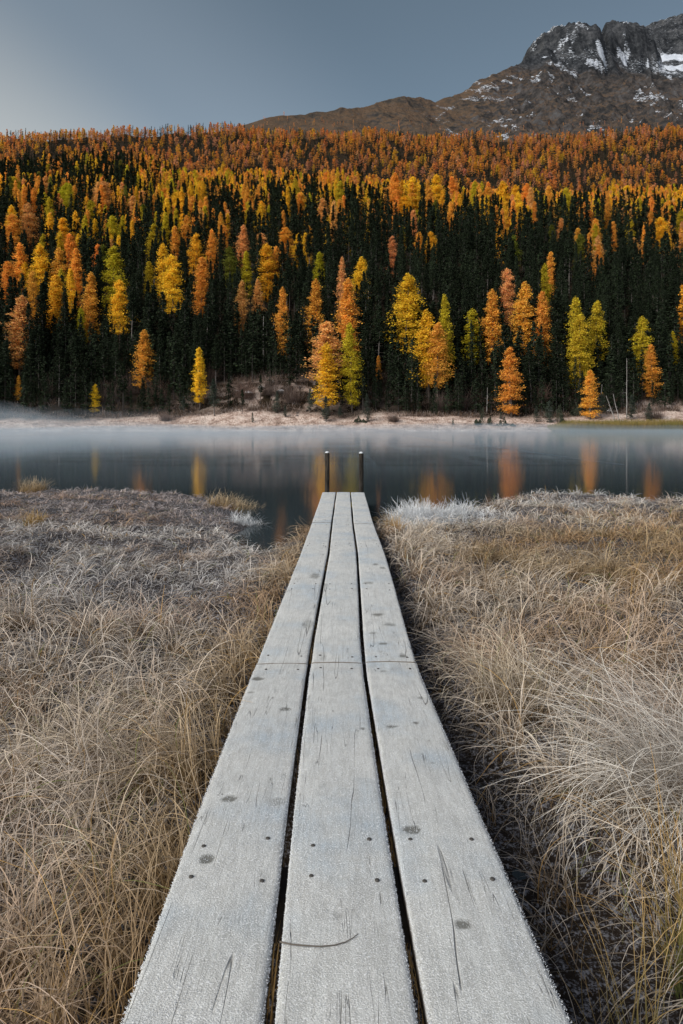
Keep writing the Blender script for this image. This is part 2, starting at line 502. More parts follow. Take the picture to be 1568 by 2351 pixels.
# ------------------------------------------------------------------ lake
ml = M('lake_water', 0.075, 0.24)
ml.b.inputs['IOR'].default_value = 1.33
ml.col((0.034, 0.047, 0.056))
v = ml.coords((1.0, 0.35, 1))
n1 = ml.noise(v, 1.6, 3, 0.5)
ml.bump(n1, 0.05, 0.02)
lx = np.linspace(-420, 420, 43); ly = np.linspace(-1.5, 176, 36)
XX, YY = np.meshgrid(lx, ly)
obj('lake', make_mesh('lake', np.stack([XX, YY, XX * 0], -1).reshape(-1, 3), grid_faces(36, 43), ml.m, smooth=True), kind='structure')

# ------------------------------------------------------------------ boardwalk
BW_Y = np.array([-1.2, 1.08, 1.8, 2.9, 3.08, 3.52, 4.73, 5.88, 8.1, 11.75])
BW_Z = np.array([.560, .452, .411, .341, .330, .328, .320, .305, .262, .254])
BW_C = np.array([.040, .008, -.008, -.022, -.021, -.019, -.002, .012, .012, .033])
W2 = 0.36
def bwz(y): return np.interp(y, BW_Y, BW_Z)
def bwc(y): return np.interp(y, BW_Y, BW_C)
def to_deck(px, row):
    Y = 3.0
    for _ in range(40):
        Y = (CAMZ - bwz(Y)) * F / (row - 977)
    return (px - 784) / F * Y - bwc(Y), Y

KN = [(526, 1833, 21, 8, 1), (475, 1970, 23, 14, 1), (655, 1628, 16, 6, .8), (642, 1838, 24, 14, .45), (945, 1903, 24, 11, 1), (1062, 2120, 24, 15, 1),
      (900, 1667, 18, 5, .8), (955, 1658, 8, 4, .8), (833, 1672, 9, 5, .7), (592, 1557, 18, 6, .8), (925, 1503, 14, 4, .9), (880, 1478, 13, 3, .8),
      (895, 1433, 22, 4, .6), (868, 1411, 18, 4, .8), (855, 1451, 12, 3, .7), (845, 1338, 16, 3, .6), (878, 1303, 9, 3, .6), (862, 1295, 9, 3, .6),
      (723, 1322, 14, 9, .55), (708, 1432, 20, 12, .4), (577, 1588, 12, 4, .5), (742, 1510, 12, 12, .35), (774, 2108, 16, 20, .35), (985, 1700, 6, 3, .5),
      (995, 1752, 7, 3, .7), (1070, 2240, 7, 3, .5), (745, 1800, 6, 6, .3), (790, 1425, 12, 5, .25), (600, 1740, 8, 4, .3), (505, 1800, 10, 14, .3),
      (880, 1540, 9, 4, .5), (965, 1600, 10, 3, .6), (860, 1240, 12, 2, .4), (760, 1290, 12, 3, .3)]
KNOTS = []
for px, row, rx, ry, s in KN:
    x0, y0 = to_deck(px, row)
    k = (CAMZ - bwz(y0)) / y0
    KNOTS.append((x0, y0, rx / F * y0 * 0.9, ry / F * y0 / k * 0.9, s))

mp = M('frosted_plank', 0.85, 0.25)
v = mp.coords((1, 1, 1))
cr = mp.coords((1.0, 0.035, 0.2))
nf = mp.noise(v, 330, 2, 0.6)
nm = mp.noise(v, 55, 4, 0.6)
nl = mp.noise(v, 3.2, 4, 0.55)
grain = mp.noise(mp.coords((1, 0.045, 1)), 150, 4, 0.6)
base = mp.ramp(nl, [(0.32, (0.40, 0.46, 0.51)), (0.50, (0.52, 0.535, 0.53)), (0.72, (0.585, 0.59, 0.575))])
base = mp.mix(mp.math('MULTIPLY', mp.ramp(grain, [(0.42, 1.0), (0.56, 0.0)]), 0.27), base, (0.27, 0.26, 0.24))
npz = mp.noise(mp.coords((1, .5, 1)), 26, 5, 0.65)
base = mp.mix(mp.math('MULTIPLY', mp.ramp(npz, [(0.40, 1.0), (0.54, 0.0)]), 0.34), base, (0.33, 0.335, 0.33))
base = mp.mix(mp.ramp(nf, [(0.52, 0.0), (0.70, 0.75)]), base, (0.88, 0.90, 0.92))
base = mp.mix(mp.ramp(nf, [(0.30, 0.45), (0.42, 0.0)]), base, (0.24, 0.25, 0.25))
# long drying cracks: contour lines of a noise stretched along the boards
def crack(scale, lo, seedoff, width, wob):
    vv = mp.n('ShaderNodeVectorMath', operation='ADD'); vv.inputs[1].default_value = (seedoff, seedoff * .37, 0)
    mp.l(cr, vv.inputs[0])
    q = mp.noise(vv.outputs[0], scale, 3, 0.45, wob)
    d = mp.math('ABSOLUTE', mp.math('SUBTRACT', q, lo))
    return mp.ramp(d, [(width * .35, 1.0), (width, 0.0)])
c1 = crack(9, 0.5, 5.9, 0.0013, 0.0)
c2 = crack(26, 0.52, 11.7, 0.0030, 0.0)
mask = mp.ramp(mp.noise(mp.coords((1.4, 0.5, 1)), 5, 2), [(0.50, 0.0), (0.57, 1.0)])
mask2 = mp.ramp(mp.noise(mp.coords((2, 2.2, 1)), 4, 3), [(0.50, 0.0), (0.6, 0.9)])
cc = mp.math('MAXIMUM', mp.math('MULTIPLY', c1, mask), mp.math('MULTIPLY', c2, mask2))
base = mp.mix(mp.math('MULTIPLY', cc, 0.7), base, (0.055, 0.05, 0.045))
ka = mp.attr('knot'); wa = mp.attr('edge')
kr = mp.noise(mp.coords((1, 1, 1)), 90, 3)
kf = mp.math('MULTIPLY', mp.ramp(mp.math('ADD', ka.outputs['Fac'], mp.math('MULTIPLY', mp.math('SUBTRACT', kr, .5), .5)), [(0.15, 0.0), (0.75, 1.0)]), 0.85)
base = mp.mix(kf, base, (0.12, 0.12, 0.108))
base = mp.mix(wa.outputs['Fac'], base, (0.16, 0.14, 0.12))
mp.col(base)
hgt = mp.math('SUBTRACT', mp.math('ADD', mp.math('MULTIPLY', nf, 0.6), mp.math('MULTIPLY', nm, 0.3)), mp.math('MULTIPLY', cc, 0.8))
mp.bump(hgt, 0.9, 0.004)

mfr = M('frost_crystals', 0.6, 0.5); mfr.col((0.60, 0.63, 0.67))

def plank(cx0, halfw, y0, y1, dz, seed, tilt):
    """one board following the boardwalk's line; returns V,F,attrs"""
    r = RS(seed)
    ny = int((y1 - y0) / (0.012 if y0 < 3.05 else 0.035)) + 2
    ys = np.concatenate([[y0, y0 + .002], np.linspace(y0 + .006, y1 - .006, ny - 4), [y1 - .002, y1]])
    TH = 0.045
    xs = np.linspace(-halfw, halfw, 30)
    prof = []                       # (x offset, z offset, edge)
    prof += [(-halfw, -TH, 1), (-halfw, -0.02, 1), (-halfw - .0005, -0.006, .35), (-halfw + 0.002, -0.0015, 0)]
    prof += [(x, 0, 0) for x in xs[1:-1]]
    prof += [(halfw - 0.002, -0.0015, 0), (halfw + .0005, -0.006, .35), (halfw, -0.02, 1), (halfw, -TH, 1)]
    prof = np.array(prof)
    P = np.repeat(prof[None], ny, 0)
    Y = np.repeat(ys[:, None], len(prof), 1)
    wob = (fbm(ys * 1.3 + seed, ys * 0, 3, seed) - .5) * 0.006
    wobr = (fbm(ys * 1.7 + seed, ys * 0 + 3, 3, seed + 5) - .5) * 0.006
    side = np.sign(P[..., 0])
    X = P[..., 0] + cx0 + bwc(Y) + np.where(side < 0, wob[:, None], wobr[:, None]) * (np.abs(P[..., 0]) / halfw) ** 4
    X = X + (fbm(Y * 60, X * 0 + side, 2, seed + 9) - .5) * 0.0018 * (np.abs(P[..., 0]) > halfw * .97)
    Z = bwz(Y) + P[..., 1] + dz + tilt * P[..., 0] - 0.003 * (P[..., 0] / halfw) ** 2
    top = P[..., 1] > -0.001
    Z = Z + np.where(top, (fbm(X * 18, Y * 3, 3, seed + 2) - .5) * 0.003, 0)
    K = np.zeros_like(X)
    for kx, ky, rx, ry, s in KNOTS:
        if not (y0 - .2 < ky < y1 + .2): continue
        xx = X - bwc(Y)
        wn = (fbm(X * 60, Y * 60, 3, 71) - .5) * .5
        d = np.sqrt(((xx - kx) / rx) ** 2 + ((Y - ky) / ry) ** 2) + wn
        K = np.maximum(K, s * (1 - sstep(0.5, 1.35, d)))
    K = K * top
    V = np.stack([X, Y, Z - 0.002 * K], -1).reshape(-1, 3)
    nc = len(prof)
    f = grid_faces(ny, nc)
    bot = np.stack([np.arange(ny - 1) * nc, (np.arange(ny - 1) + 1) * nc, (np.arange(ny - 1) + 1) * nc + nc - 1, np.arange(ny - 1) * nc + nc - 1], 1)
    E = P[..., 2].copy(); E[0] = 1; E[-1] = 1; E = E.ravel()
    ends = [np.arange(nc)[None, ::-1].copy(), ((ny - 1) * nc + np.arange(nc))[None]]
    return V, [np.vstack([f, bot])] + ends, E, K.ravel()

def spikes(P, N, L, R, r):
    """three-sided spikes: bases P, directions N, lengths L, radii R"""
    n = len(P)
    a = np.cross(N, r.normal(size=(n, 3))); a /= np.linalg.norm(a, axis=1)[:, None]
    b = np.cross(N, a)
    V = np.empty((n, 4, 3))
    for k in range(3):
        t = 2 * pi * k / 3
        V[:, k] = P + R[:, None] * (cos(t) * a + sin(t) * b)
    V[:, 3] = P + N * L[:, None]
    i = np.arange(n)[:, None] * 4
    f = np.concatenate([i + [0, 1, 3], i + [1, 2, 3], i + [2, 0, 3]])
    return V.reshape(-1, 3), f

boardwalk = empty('boardwalk', (0, 5.0, 0.0), label='frosted boardwalk of three long planks leading out over the lake', category='boardwalk')
OFF = Vector((0, 5.0, 0))
def bwpart(name, V, Fc, mat, parent, **kw):
    V = np.asarray(V) - np.array([0, 5.0, 0])
    return obj(name, make_mesh(name, V, Fc, mat, **kw), parent)

HW = 0.1130
CX = [-0.2455, 0.0, 0.2455]
SEG = [[(-1.2, 3.066), (3.074, 8.00), (8.03, 11.74)], [(-1.2, 3.076), (3.084, 11.745)], [(-1.2, 3.094), (3.102, 7.90), (7.926, 11.73)]]
mn = M('nail_metal', 0.7, 0.4); mn.b.inputs['Metallic'].default_value = 0.4; mn.col((0.075, 0.070, 0.065))
r = RS(5)
NAIL_Y = [0.2, 1.465, 1.60, 2.985, 3.17, 4.50, 4.66, 6.25, 6.4, 7.80, 8.15, 9.8, 9.95, 11.58]
for k in range(3):
    for j, (y0, y1) in enumerate(SEG[k]):
        dz = [0, .0015, -.001][k] + [0, -.0015, .001][j % 3] + (0.002 if j == 1 else 0)
        tilt = [0.006, -0.004, -0.008][k]
        V, Fc, E, K = plank(CX[k], HW, y0, y1, dz, 100 + 10 * k + j, tilt)
        pl = bwpart('plank', V, Fc, mp.m, boardwalk, attrs={'edge': E, 'knot': K})
        # rime standing along the edges and over the top of the nearer boards
        ya, yb = max(y0, 0.7), min(y1, 7.0)
        parts = []
        if yb > ya:
            for s in (-1, 1):
                n = int((yb - ya) * (1100 if ya < 3 else 200))
                yy = ya + (yb - ya) * r.rand(n)
                xx = CX[k] + bwc(yy) + s * (HW + r.uniform(-0.0025, 0.001, n))
                zz = bwz(yy) + dz - r.uniform(0.000, 0.012, n) ** 1.0
                dirn = np.stack([s * r.uniform(0.2, 1.0, n), r.normal(size=n) * .35, r.uniform(0.0, 1.0, n)], 1)
                dirn /= np.linalg.norm(dirn, axis=1)[:, None]
                L = r.uniform(0.0008, 0.0034, n)
                Rr = L * 0.22 + 0.0003
                parts.append(spikes(np.stack([xx, yy, zz], 1), dirn, L, Rr, r))
            if ya < 3:
                n = 9000
                yy = ya + (min(yb, 2.6) - ya) * r.rand(n) ** 1.6
                xo = r.uniform(-HW, HW, n)
                xx = CX[k] + bwc(yy) + xo
                zz = bwz(yy) + dz + tilt * xo - .003 * (xo / HW) ** 2 - .0012
                dirn = np.stack([r.normal(size=n) * .7, r.normal(size=n) * .7, np.ones(n)], 1)
                dirn /= np.linalg.norm(dirn, axis=1)[:, None]
                L = r.uniform(0.0018, 0.0042, n)
                parts.append(spikes(np.stack([xx, yy, zz], 1), dirn, L, L * .28, r))
            V, Fc, _ = merge(parts)
            o = bwpart('frost', V, Fc, mfr.m, pl, smooth=False); o['kind'] = 'stuff'
        for ny_ in NAIL_Y:
            if y0 + .02 < ny_ < y1 - .02 and ny_ > 0:
                for s in (-1, 1):
                    x = CX[k] + bwc(ny_) + s * HW * r.uniform(.55, .72); y = ny_ + r.uniform(-.02, .02)
                    z = bwz(y) + dz - .0015
                    Pn = [(x, y, z - .01), (x, y, z + .0022), (x, y, z + .0032)]
                    Vn, Fn = tube(Pn, [.0052, .0052, .0035], 10)
                    bwpart('nail', Vn, Fn, mn.m, pl)
# timbers below
mb = M('wet_timber', 0.7, 0.3)
v = mb.coords((3, 3, 14)); n1 = mb.noise(v, 3, 5)
mb.col(mb.ramp(n1, [(0.3, (0.02, 0.016, 0.013)), (0.7, (0.075, 0.06, 0.05))])); mb.bump(n1, .5, .01)
def box(x0, x1, y0, y1, z0, z1, bev=0.004):
    b = bev
    rings = [(z0, b), (z0 + b, 0), (z1 - b, 0), (z1, b)]
    V = []
    for z, i in rings:
        V += [(x0 + i, y0 + i, z), (x1 - i, y0 + i, z), (x1 - i, y1 - i, z), (x0 + i, y1 - i, z)]
    f = [(3, 2, 1, 0), (12, 13, 14, 15)]
    for a_ in range(3):
        for j in range(4):
            f.append((a_ * 4 + j, a_ * 4 + (j + 1) % 4, a_ * 4 + 4 + (j + 1) % 4, a_ * 4 + 4 + j))
    return np.array(V, float), np.array(f)
for y in (0.2, 1.53, 3.08, 4.58, 6.32, 8.0, 9.87, 11.60):
    z = float(bwz(y)) - 0.048; c = float(bwc(y))
    wdt = .11 if y not in (3.08, 8.0) else .24
    V, Fc = box(c - .335, c + .335, y - wdt / 2, y + wdt / 2, z - .10, z)
    bwpart('beam', V, Fc, mb.m, boardwalk)
    if y > 3:
        for s in (-1, 1):
            V, Fc = tube([(c + s * .27, y, z - .9), (c + s * .27, y, z - .1)], [.05, .05], 10)
            bwpart('leg', V, Fc, mb.m, boardwalk)

# end posts
mpost = M('post_wood', 0.9, 0.15)
v = mpost.coords((1, 1, 0.06)); n1 = mpost.noise(v, 90, 4, .6); n2 = mpost.noise(mpost.coords(), 12, 3)
cp = mpost.ramp(n1, [(0.38, (0.008, 0.007, 0.006)), (0.50, (0.024, 0.020, 0.016)), (0.64, (0.060, 0.050, 0.040))])
cp = mpost.mix(mpost.ramp(n2, [(.45, 0.), (.65, .5)]), cp, (.05, .045, .04))
mpost.col(cp); mpost.bump(n1, 0.8, 0.01)
for px, tp, lab in ((751, 1037, 'left one of the two dark round-topped wooden posts at the boardwalk end'),
                    (829, 1038, 'right one of the two dark round-topped wooden posts at the boardwalk end')):
    Y = 11.80
    x, _, zt = at(px, tp, Y)
    R_ = 0.040
    zs = np.concatenate([np.linspace(-0.7, zt - R_ * 1.1, 26), zt - R_ * 1.1 + R_ * 1.1 * np.sin(np.linspace(0.2, pi / 2, 6))])
    rr = np.concatenate([R_ * (1 + (fbm(np.linspace(0, 5, 26), np.zeros(26), 2, int(px)) - .5) * .10), R_ * np.cos(np.linspace(0.2, pi / 2, 6)) + .001])
    P = np.stack([x + (fbm(zs * 2, zs * 0, 2, 3) - .5) * .012, np.full(len(zs), Y), zs], 1)
    V, Fc = tube(P - [x, Y, 0], rr, 20)
    root = empty('wooden_post', (x, Y, 0), label=lab, category='post', group='posts at the end of the boardwalk')
    obj('shaft', make_mesh('shaft', V, Fc, mpost.m, smooth=True), root)
    n = 260
    a_ = r.uniform(0, 2 * pi, n); ph = np.abs(r.normal(size=n)) * .42
    nn = np.stack([np.cos(a_) * np.sin(ph), np.sin(a_) * np.sin(ph), np.cos(ph)], 1)
    Pb = nn * (R_ + .001) * [1, 1, 1.1] + [0, 0, zt - R_ * 1.1]
    L = r.uniform(.004, .010, n)
    V1, F1 = spikes(Pb, nn, L, L * .4, r)
    th_ = np.linspace(.02, 1.0, 7)
    Vd, Fd = tube(np.stack([th_ * 0, th_ * 0, zt - R_ * 1.1 + (R_ + .002) * 1.1 * np.cos(th_)], 1), (R_ + .002) * np.sin(th_), 16, False)
    V1, F1, _ = merge([(V1, F1), (Vd, Fd)])
    obj('frost_cap', make_mesh('frost_cap', V1, F1, mfr.m), root)

# twig lying on the middle plank
tp = []
for px, row in ((642, 2168), (668, 2174), (700, 2177), (735, 2179), (768, 2176), (795, 2168), (812, 2158), (822, 2150)):
    x, y = to_deck(px, row)
    tp.append((x + float(bwc(y)), y, float(bwz(y)) + .0045))
mt = M('twig_bark', .9, .1); mt.col((.12, .105, .09))
V, Fc = tube(tp, np.linspace(.0015, .0007, len(tp)), 6)
obj('twig', make_mesh('twig', V, Fc, mt.m, smooth=True), label='thin bent brown twig lying across the middle plank', category='twig')

# ------------------------------------------------------------------ grass
def blades(P, az, L, th0, bend, width, segs, cb, ct, seed, kink=None, power=1.3, rate=1.35):
    r = RS(seed); n = len(P)
    s = np.linspace(0, 1, segs + 1)[None]
    th = th0[:, None] + bend[:, None] * s ** power
    step = L[:, None] / segs
    tm = (th[:, 1:] + th[:, :-1]) / 2
    rr = np.concatenate([np.zeros((n, 1)), np.cumsum(np.sin(tm) * step, 1)], 1)
    hh = np.concatenate([np.zeros((n, 1)), np.cumsum(np.cos(tm) * step, 1)], 1)
    kz = kink if kink is not None else r.normal(size=n) * 0.75
    A = az[:, None] + kz[:, None] * s
    X = P[:, 0:1] + np.cos(A) * rr; Y = P[:, 1:2] + np.sin(A) * rr; Z = P[:, 2:3] + hh
    Z = np.maximum(Z, P[:, 2:3] * 0.5 + 0.012)
    tw = r.uniform(-.6, .6, n)[:, None]
    wd = (width[:, None] * (1 - .72 * s ** 1.5)) / 2
    sx = -np.sin(A) * np.cos(tw) * wd; sy = np.cos(A) * np.cos(tw) * wd; sz = np.sin(tw) * wd
    V = np.stack([np.stack([X - sx, Y - sy, Z - sz], -1), np.stack([X + sx, Y + sy, Z + sz], -1)], 2)  # n,s,2,3
    fr = np.clip(s * rate - .12, 0, 1)[..., None]
    col = cb[:, None] * (1 - fr) + ct[:, None] * fr
    col = np.repeat(col[:, :, None], 2, 2)
    k = segs + 1
    b = (np.arange(n) * k * 2)[:, None] + (np.arange(segs) * 2)[None]
    b = b.ravel()
    return V.reshape(-1, 3), np.stack([b, b + 1, b + 3, b + 2], 1), col.reshape(-1, 3)

OCHRE = np.array([.40, .255, .105]); BEIGE = np.array([.74, .645, .505]); FROST = np.array([.72, .74, .76])
RUST = np.array([.34, .19, .095]); PINK = np.array([.66, .54, .44]); DARK = np.array([.10, .065, .035]); PURP = np.array([.30, .25, .25])
GREEN = np.array([.13, .15, .05]); GOLD = np.array([.50, .345, .16])

def zone(X, Y):
    """per-point: length, blade base colour, tip colour, lodging (0 upright..1 matted)"""
    n1 = fbm(X * .55, Y * .55, 3, 40); n2 = fbm(X * 1.7, Y * 1.7, 3, 43)
    L = np.interp(Y, [1, 2.5, 4.0, 5.5, 7, 14], [.34, .33, .30, .25, .20, .16])
    left = X < 0
    L = np.where(left & (Y > 4.8), L * .72, L)
    L = np.where(~left, np.interp(Y, [1, 2.5, 4, 7, 9, 14], [.38, .36, .33, .28, .22, .16]), L)
    base = RUST * .38 + (OCHRE * .5 - RUST * .38) * n2[:, None]
    tip = BEIGE + (PINK - BEIGE) * n1[:, None]
    tip = tip + (FROST - tip) * np.where(X < 0, .24, .14)[:, None] * (.4 + 1.2 * n2[:, None])
    base = base * np.where(X < 0, 1.25, 1.1)[:, None]
    # greyer, more frosted belt on the left, matted purple-brown bank beyond it
    fb = sstep(3.8, 6.4, Y + (n1 - .5) * 5) * (X < 0)
    fb = fb * (.6 + .6 * n2)
    tip = tip + (FROST * .92 - tip) * np.clip(fb * .60, 0, 1)[:, None]
    base = base + (PURP * .6 - base) * np.clip(fb * .8, 0, 1)[:, None]
    pb = sstep(9.0, 9.8, Y + n1 * 1.0) * (X < -.9)
    tip = tip + (PURP * 1.45 - tip) * (pb * (.45 + .4 * n2))[:, None]
    # strip of unfrosted ochre along the left side of the boards
    d = np.abs(X) - .38
    st = (1 - sstep(0.0, .25 + .3 * n1, d)) * (X < 0)
    tip = tip + (GOLD * 1.0 - tip) * (st * .72)[:, None]
    base = base + (OCHRE * .8 - base) * (st * .6)[:, None]
    L = np.where((st > .4) & (Y > 4), np.maximum(L, .24), L)
    # right: rusty ochre patches further out
    rp = (X > 1.0) * sstep(4.2, 5.5, Y) * (1 - sstep(9.5, 10.5, Y)) * sstep(.40, .60, n1 + .06 * (X - 2.5))
    tip = tip + (GOLD * .85 - tip) * (rp * .75)[:, None]
    rf = (X > .7) * sstep(10.0, 12.0, Y + (n2 - .5) * 2)
    tip = tip + (FROST * .95 - tip) * (rf * .75)[:, None]
    base = base + (FROST * .5 - base) * (rf * .6)[:, None]
    hf = np.clip(1.3 * np.exp(-(((X - 1.45) / 1.1) ** 2 + ((Y - 9.8) / 1.1) ** 2)), 0, 1)
    tip = tip + (FROST * 1.15 - tip) * hf[:, None]; base = base + (FROST * .8 - base) * hf[:, None]
    # darker patches everywhere
    dk = sstep(.50, .64, fbm(X * 1.1 + 7, Y * 1.1, 3, 47))
    tip = tip + (RUST * 1.25 - tip) * (.5 * dk[:, None])
    lod = np.where(left, sstep(4.5, 6, Y) * .6, sstep(7, 10, Y) * .3)
    return L, base, tip, lod

def tussock_field(x0, x1, y0, y1, sp, nb, wid, segs, seed):
    r = RS(seed)
    nx = int((x1 - x0) / sp); ny = int((y1 - y0) / sp)
    gx, gy = np.meshgrid(np.arange(nx), np.arange(ny))
    cx = (x0 + (gx + r.uniform(0, 1, gx.shape)) * sp).ravel(); cy = (y0 + (gy + r.uniform(0, 1, gy.shape)) * sp).ravel()
    # only where some view from near the camera could see it
    k = np.abs(cx) < 0.60 * cy + 1.0
    cx, cy = cx[k], cy[k]
    s = sdf(cx, cy)
    c = bwc(cy)
    ok = (s > 0.02) & ~((np.abs(cx - c) < 0.385))
    dd = (cx - .38) / ditch_w(cy)
    inditch = (dd > -.2) & (dd < 1.05) & (cy < 9.2)
    ok &= ~(inditch & (r.rand(len(cx)) > .05 + .45 * sstep(.50, .62, fbm(cx * 3, cy * 1.8, 2, 83)) * (cy > 1.9)))
    for px_, py_, pr in ((1.60, 9.15, .27), (1.98, 9.25, .20)):
        ok &= (np.hypot(cx - px_, cy - py_) > pr)
    cx, cy = cx[ok], cy[ok]; inditch = inditch[ok]
    L, cb, ct, lod = zone(cx, cy)
    m = len(cx)
    vig = r.uniform(.5, 1.5, m) * (0.45 + 1.1 * fbm(cx * 2.1, cy * 2.1, 2, 99))
    cnt = np.maximum(3, (nb * vig * np.where(inditch, .3, 1)).astype(int))
    lean = r.uniform(0, 2 * pi, m) * .35 + 2 * pi * fbm(cx * .5, cy * .5, 2, 60) * 1.6
    tc_ = r.normal(size=(m, 1)) * .10
    idx = np.repeat(np.arange(m), cnt); n = len(idx)
    rad = sp * .34 * np.sqrt(r.rand(n)); ang = r.uniform(0, 2 * pi, n)
    px_ = cx[idx] + rad * np.cos(ang); py_ = cy[idx] + rad * np.sin(ang)
    pz_ = bank(px_, py_) - .01
    az = ang + r.normal(size=n) * .6
    mixl = r.rand(n) < .5
    az = np.where(mixl, lean[idx] + r.normal(size=n) * .6, az)
    Lb = L[idx] * vig[idx] ** .5 * r.uniform(.55, 1.25, n)
    lo = lod[idx]
    th0 = np.where(r.rand(n) < .4, r.uniform(.5, 1.25, n), r.uniform(.02, .55, n)) + lo * .4
    bend = np.where(r.rand(n) < .25, r.uniform(2.4, 4.2, n), r.uniform(.8, 2.8, n)) * (1 - lo * .3)
    # blades beside the ditch bow out over it
    toward = np.where(px_ < 0, np.cos(az) > 0, np.cos(az) < 0)
    near = np.abs(px_ - bwc(py_)) < .385 + Lb * np.where(px_ > 0, .42, .50)
    az = np.where(toward & near & (py_ < 11), pi - az, az)
    wdt = wid * r.uniform(.6, 1.3, n)
    v_ = (1 + tc_[idx]) * r.uniform(.5, 1.25, (n, 1))
    straw = (r.rand(n) < .06)[:, None]
    tipc = np.where(straw, OCHRE * 1.15, ct[idx]) * v_
    green = (r.rand(n) < .02)[:, None]
    tipc = np.where(green, GREEN * 1.4, tipc)
    basec = cb[idx] * v_
    pp = r.uniform(.9, 2.2, n).mean()
    return blades(np.stack([px_, py_, pz_], 1), az, Lb, th0, bend, wdt, segs, basec, np.clip(tipc, 0, .9), seed + 1, power=1.25, rate=2.1)

parts = [tussock_field(-2.6, 2.8, .75, 2.6, .17, 72, .0030, 10, 1001),
         tussock_field(-2.6, 2.8, .75, 2.6, .05, 4, .0022, 8, 1007),
         tussock_field(-3.6, 3.8, 2.6, 4.4, .17, 50, .0036, 9, 1002),
         tussock_field(-5.0, 5.2, 4.4, 7.2, .16, 36, .0046, 6, 1003),
         tussock_field(-7.2, 7.6, 7.2, 10.4, .17, 26, .0065, 5, 1004),
         tussock_field(-9.5, 9.8, 10.4, 15.5, .20, 24, .0085, 4, 1005)]
# grass growing under the boards, seen through the gaps
ru = RS(1100); n = 9000
ux = ru.uniform(-.36, .36, n); uy = .8 + 8.0 * ru.rand(n) ** 1.4
keep = (sdf(ux, uy) > .03) & (fbm(uy * 1.2, ux * 2, 2, 5) > .42); ux, uy = ux[keep] + bwc(uy[keep]), uy[keep]; n = len(ux)
uz = bank(ux, uy); Lu = np.maximum(np.minimum(ru.uniform(.08, .3, n), bwz(uy) - .05 - uz), .02)
parts.append(blades(np.stack([ux, uy, uz], 1), ru.uniform(0, 2 * pi, n), Lu, ru.uniform(0, .3, n), ru.uniform(0, .9, n), ru.uniform(.002, .004, n), 4,
                    np.broadcast_to(OCHRE, (n, 3)) * .8, np.broadcast_to(GOLD, (n, 3)) * ru.uniform(.8, 1.3, (n, 1)), 1101))
V, Fc, col = merge(parts)
obj('marsh_grass', make_mesh('marsh_grass', V, Fc, M_blade, col=col), kind='stuff',
    label='frosted brown and beige marsh grass covering both banks', category='grass')

def tuft(name, cx, cy, n, L, spread, azc, azs, th, bend, wid, cb, ct, seed, label, segs=8, zup=0):
    r = RS(seed)
    rad = spread * np.sqrt(r.rand(n)); ang = r.uniform(0, 2 * pi, n)
    x = rad * np.cos(ang); y = rad * np.sin(ang)
    z = bank(cx + x, cy + y) - .01
    z0 = float(bank(np.array([cx]), np.array([cy]))[0])
    az = azc + r.normal(size=n) * azs
    Lb = L * r.uniform(.5, 1.15, n)
    v_ = r.uniform(.7, 1.2, (n, 1))
    V, Fc, col = blades(np.stack([x, y, z - z0], 1), az, Lb, r.uniform(*th, n), r.uniform(*bend, n), wid * r.uniform(.6, 1.3, n), segs,
                        np.broadcast_to(cb, (n, 3)) * v_, np.clip(np.broadcast_to(ct, (n, 3)) * v_, 0, .95), seed)
    return obj(name, make_mesh(name, V, Fc, M_blade, col=col), None, (cx, cy, z0), label=label, category='grass tuft')
tuft('grass_tuft', 1.16, 2.12, 1000, .66, .22, pi * 1.0, .70, (.05, .7), (1.0, 2.0), .0027, RUST * .35, (BEIGE + FROST) * .56, 11,
     'large pale grass tussock sweeping left over the ditch at right')
tuft('grass_tuft', 1.36, 2.6, 700, .58, .25, pi * .8, 1.0, (.1, .8), (.9, 2.4), .0027, RUST * .35, PINK * 1.05, 12,
     'tall arching frosted tussock behind the large one at the right edge')
tuft('grass_tuft', .76, 3.0, 460, .46, .18, pi * .9, 1.5, (.05, .6), (.9, 2.0), .0027, OCHRE * .45, BEIGE * .95, 13,
     'round beige tussock with brown base beside the ditch right of the boardwalk')
tuft('grass_tuft', .86, 1.62, 130, .50, .07, pi * .5, 1.9, (.02, .35), (.3, 1.5), .0034, GREEN * 1.0, OCHRE * 1.1, 14,
     'sparse green-stemmed tuft in the bottom right corner by the ditch')
tuft('grass_tuft', .60, 1.42, 40, .38, .09, pi * .3, 1.6, (.02, .3), (.2, 1.2), .0028, GREEN * .9, GOLD * .9, 15,
     'few thin green and ochre stems rising from the dark mud near the plank edge')
tuft('grass_tuft', -1.02, 2.5, 520, .46, .22, pi * .5, 1.7, (.05, .8), (1.2, 3.0), .0027, RUST * .4, BEIGE * 1.1, 16,
     'curled pale tussock with brown base near the left edge')
tuft('grass_tuft', 1.00, 9.65, 1500, .38, .32, pi, 2.0, (.0, 1.2), (.2, 2.6), .0065, FROST * .8, FROST * 1.2, 17,
     'white rime-covered tuft on the right bank tip beside the water', segs=5)
tuft('grass_tuft', 1.50, 9.85, 1300, .30, .42, pi, 2.0, (.0, 1.3), (.2, 2.6), .0065, FROST * .6, FROST * 1.15, 18,
     'low white frosted tuft right of the rime-covered tuft by the dark pool', segs=5)
tuft('grass_tuft', -6.15, 13.6, 260, .34, .26, 0, 2.5, (.02, .5), (.2, 1.6), .007, OCHRE * .7, (GOLD + BEIGE) * .45, 19,
     'upright ochre tuft at the water edge of the far left bank', segs=5)
tuft('grass_tuft', -3.72, 8.25, 200, .22, .12, 0, 2.5, (.02, .5), (.2, 1.2), .006, GOLD * .7, GOLD * .95, 20,
     'small orange tuft alone on the grey frosted left bank', segs=5)
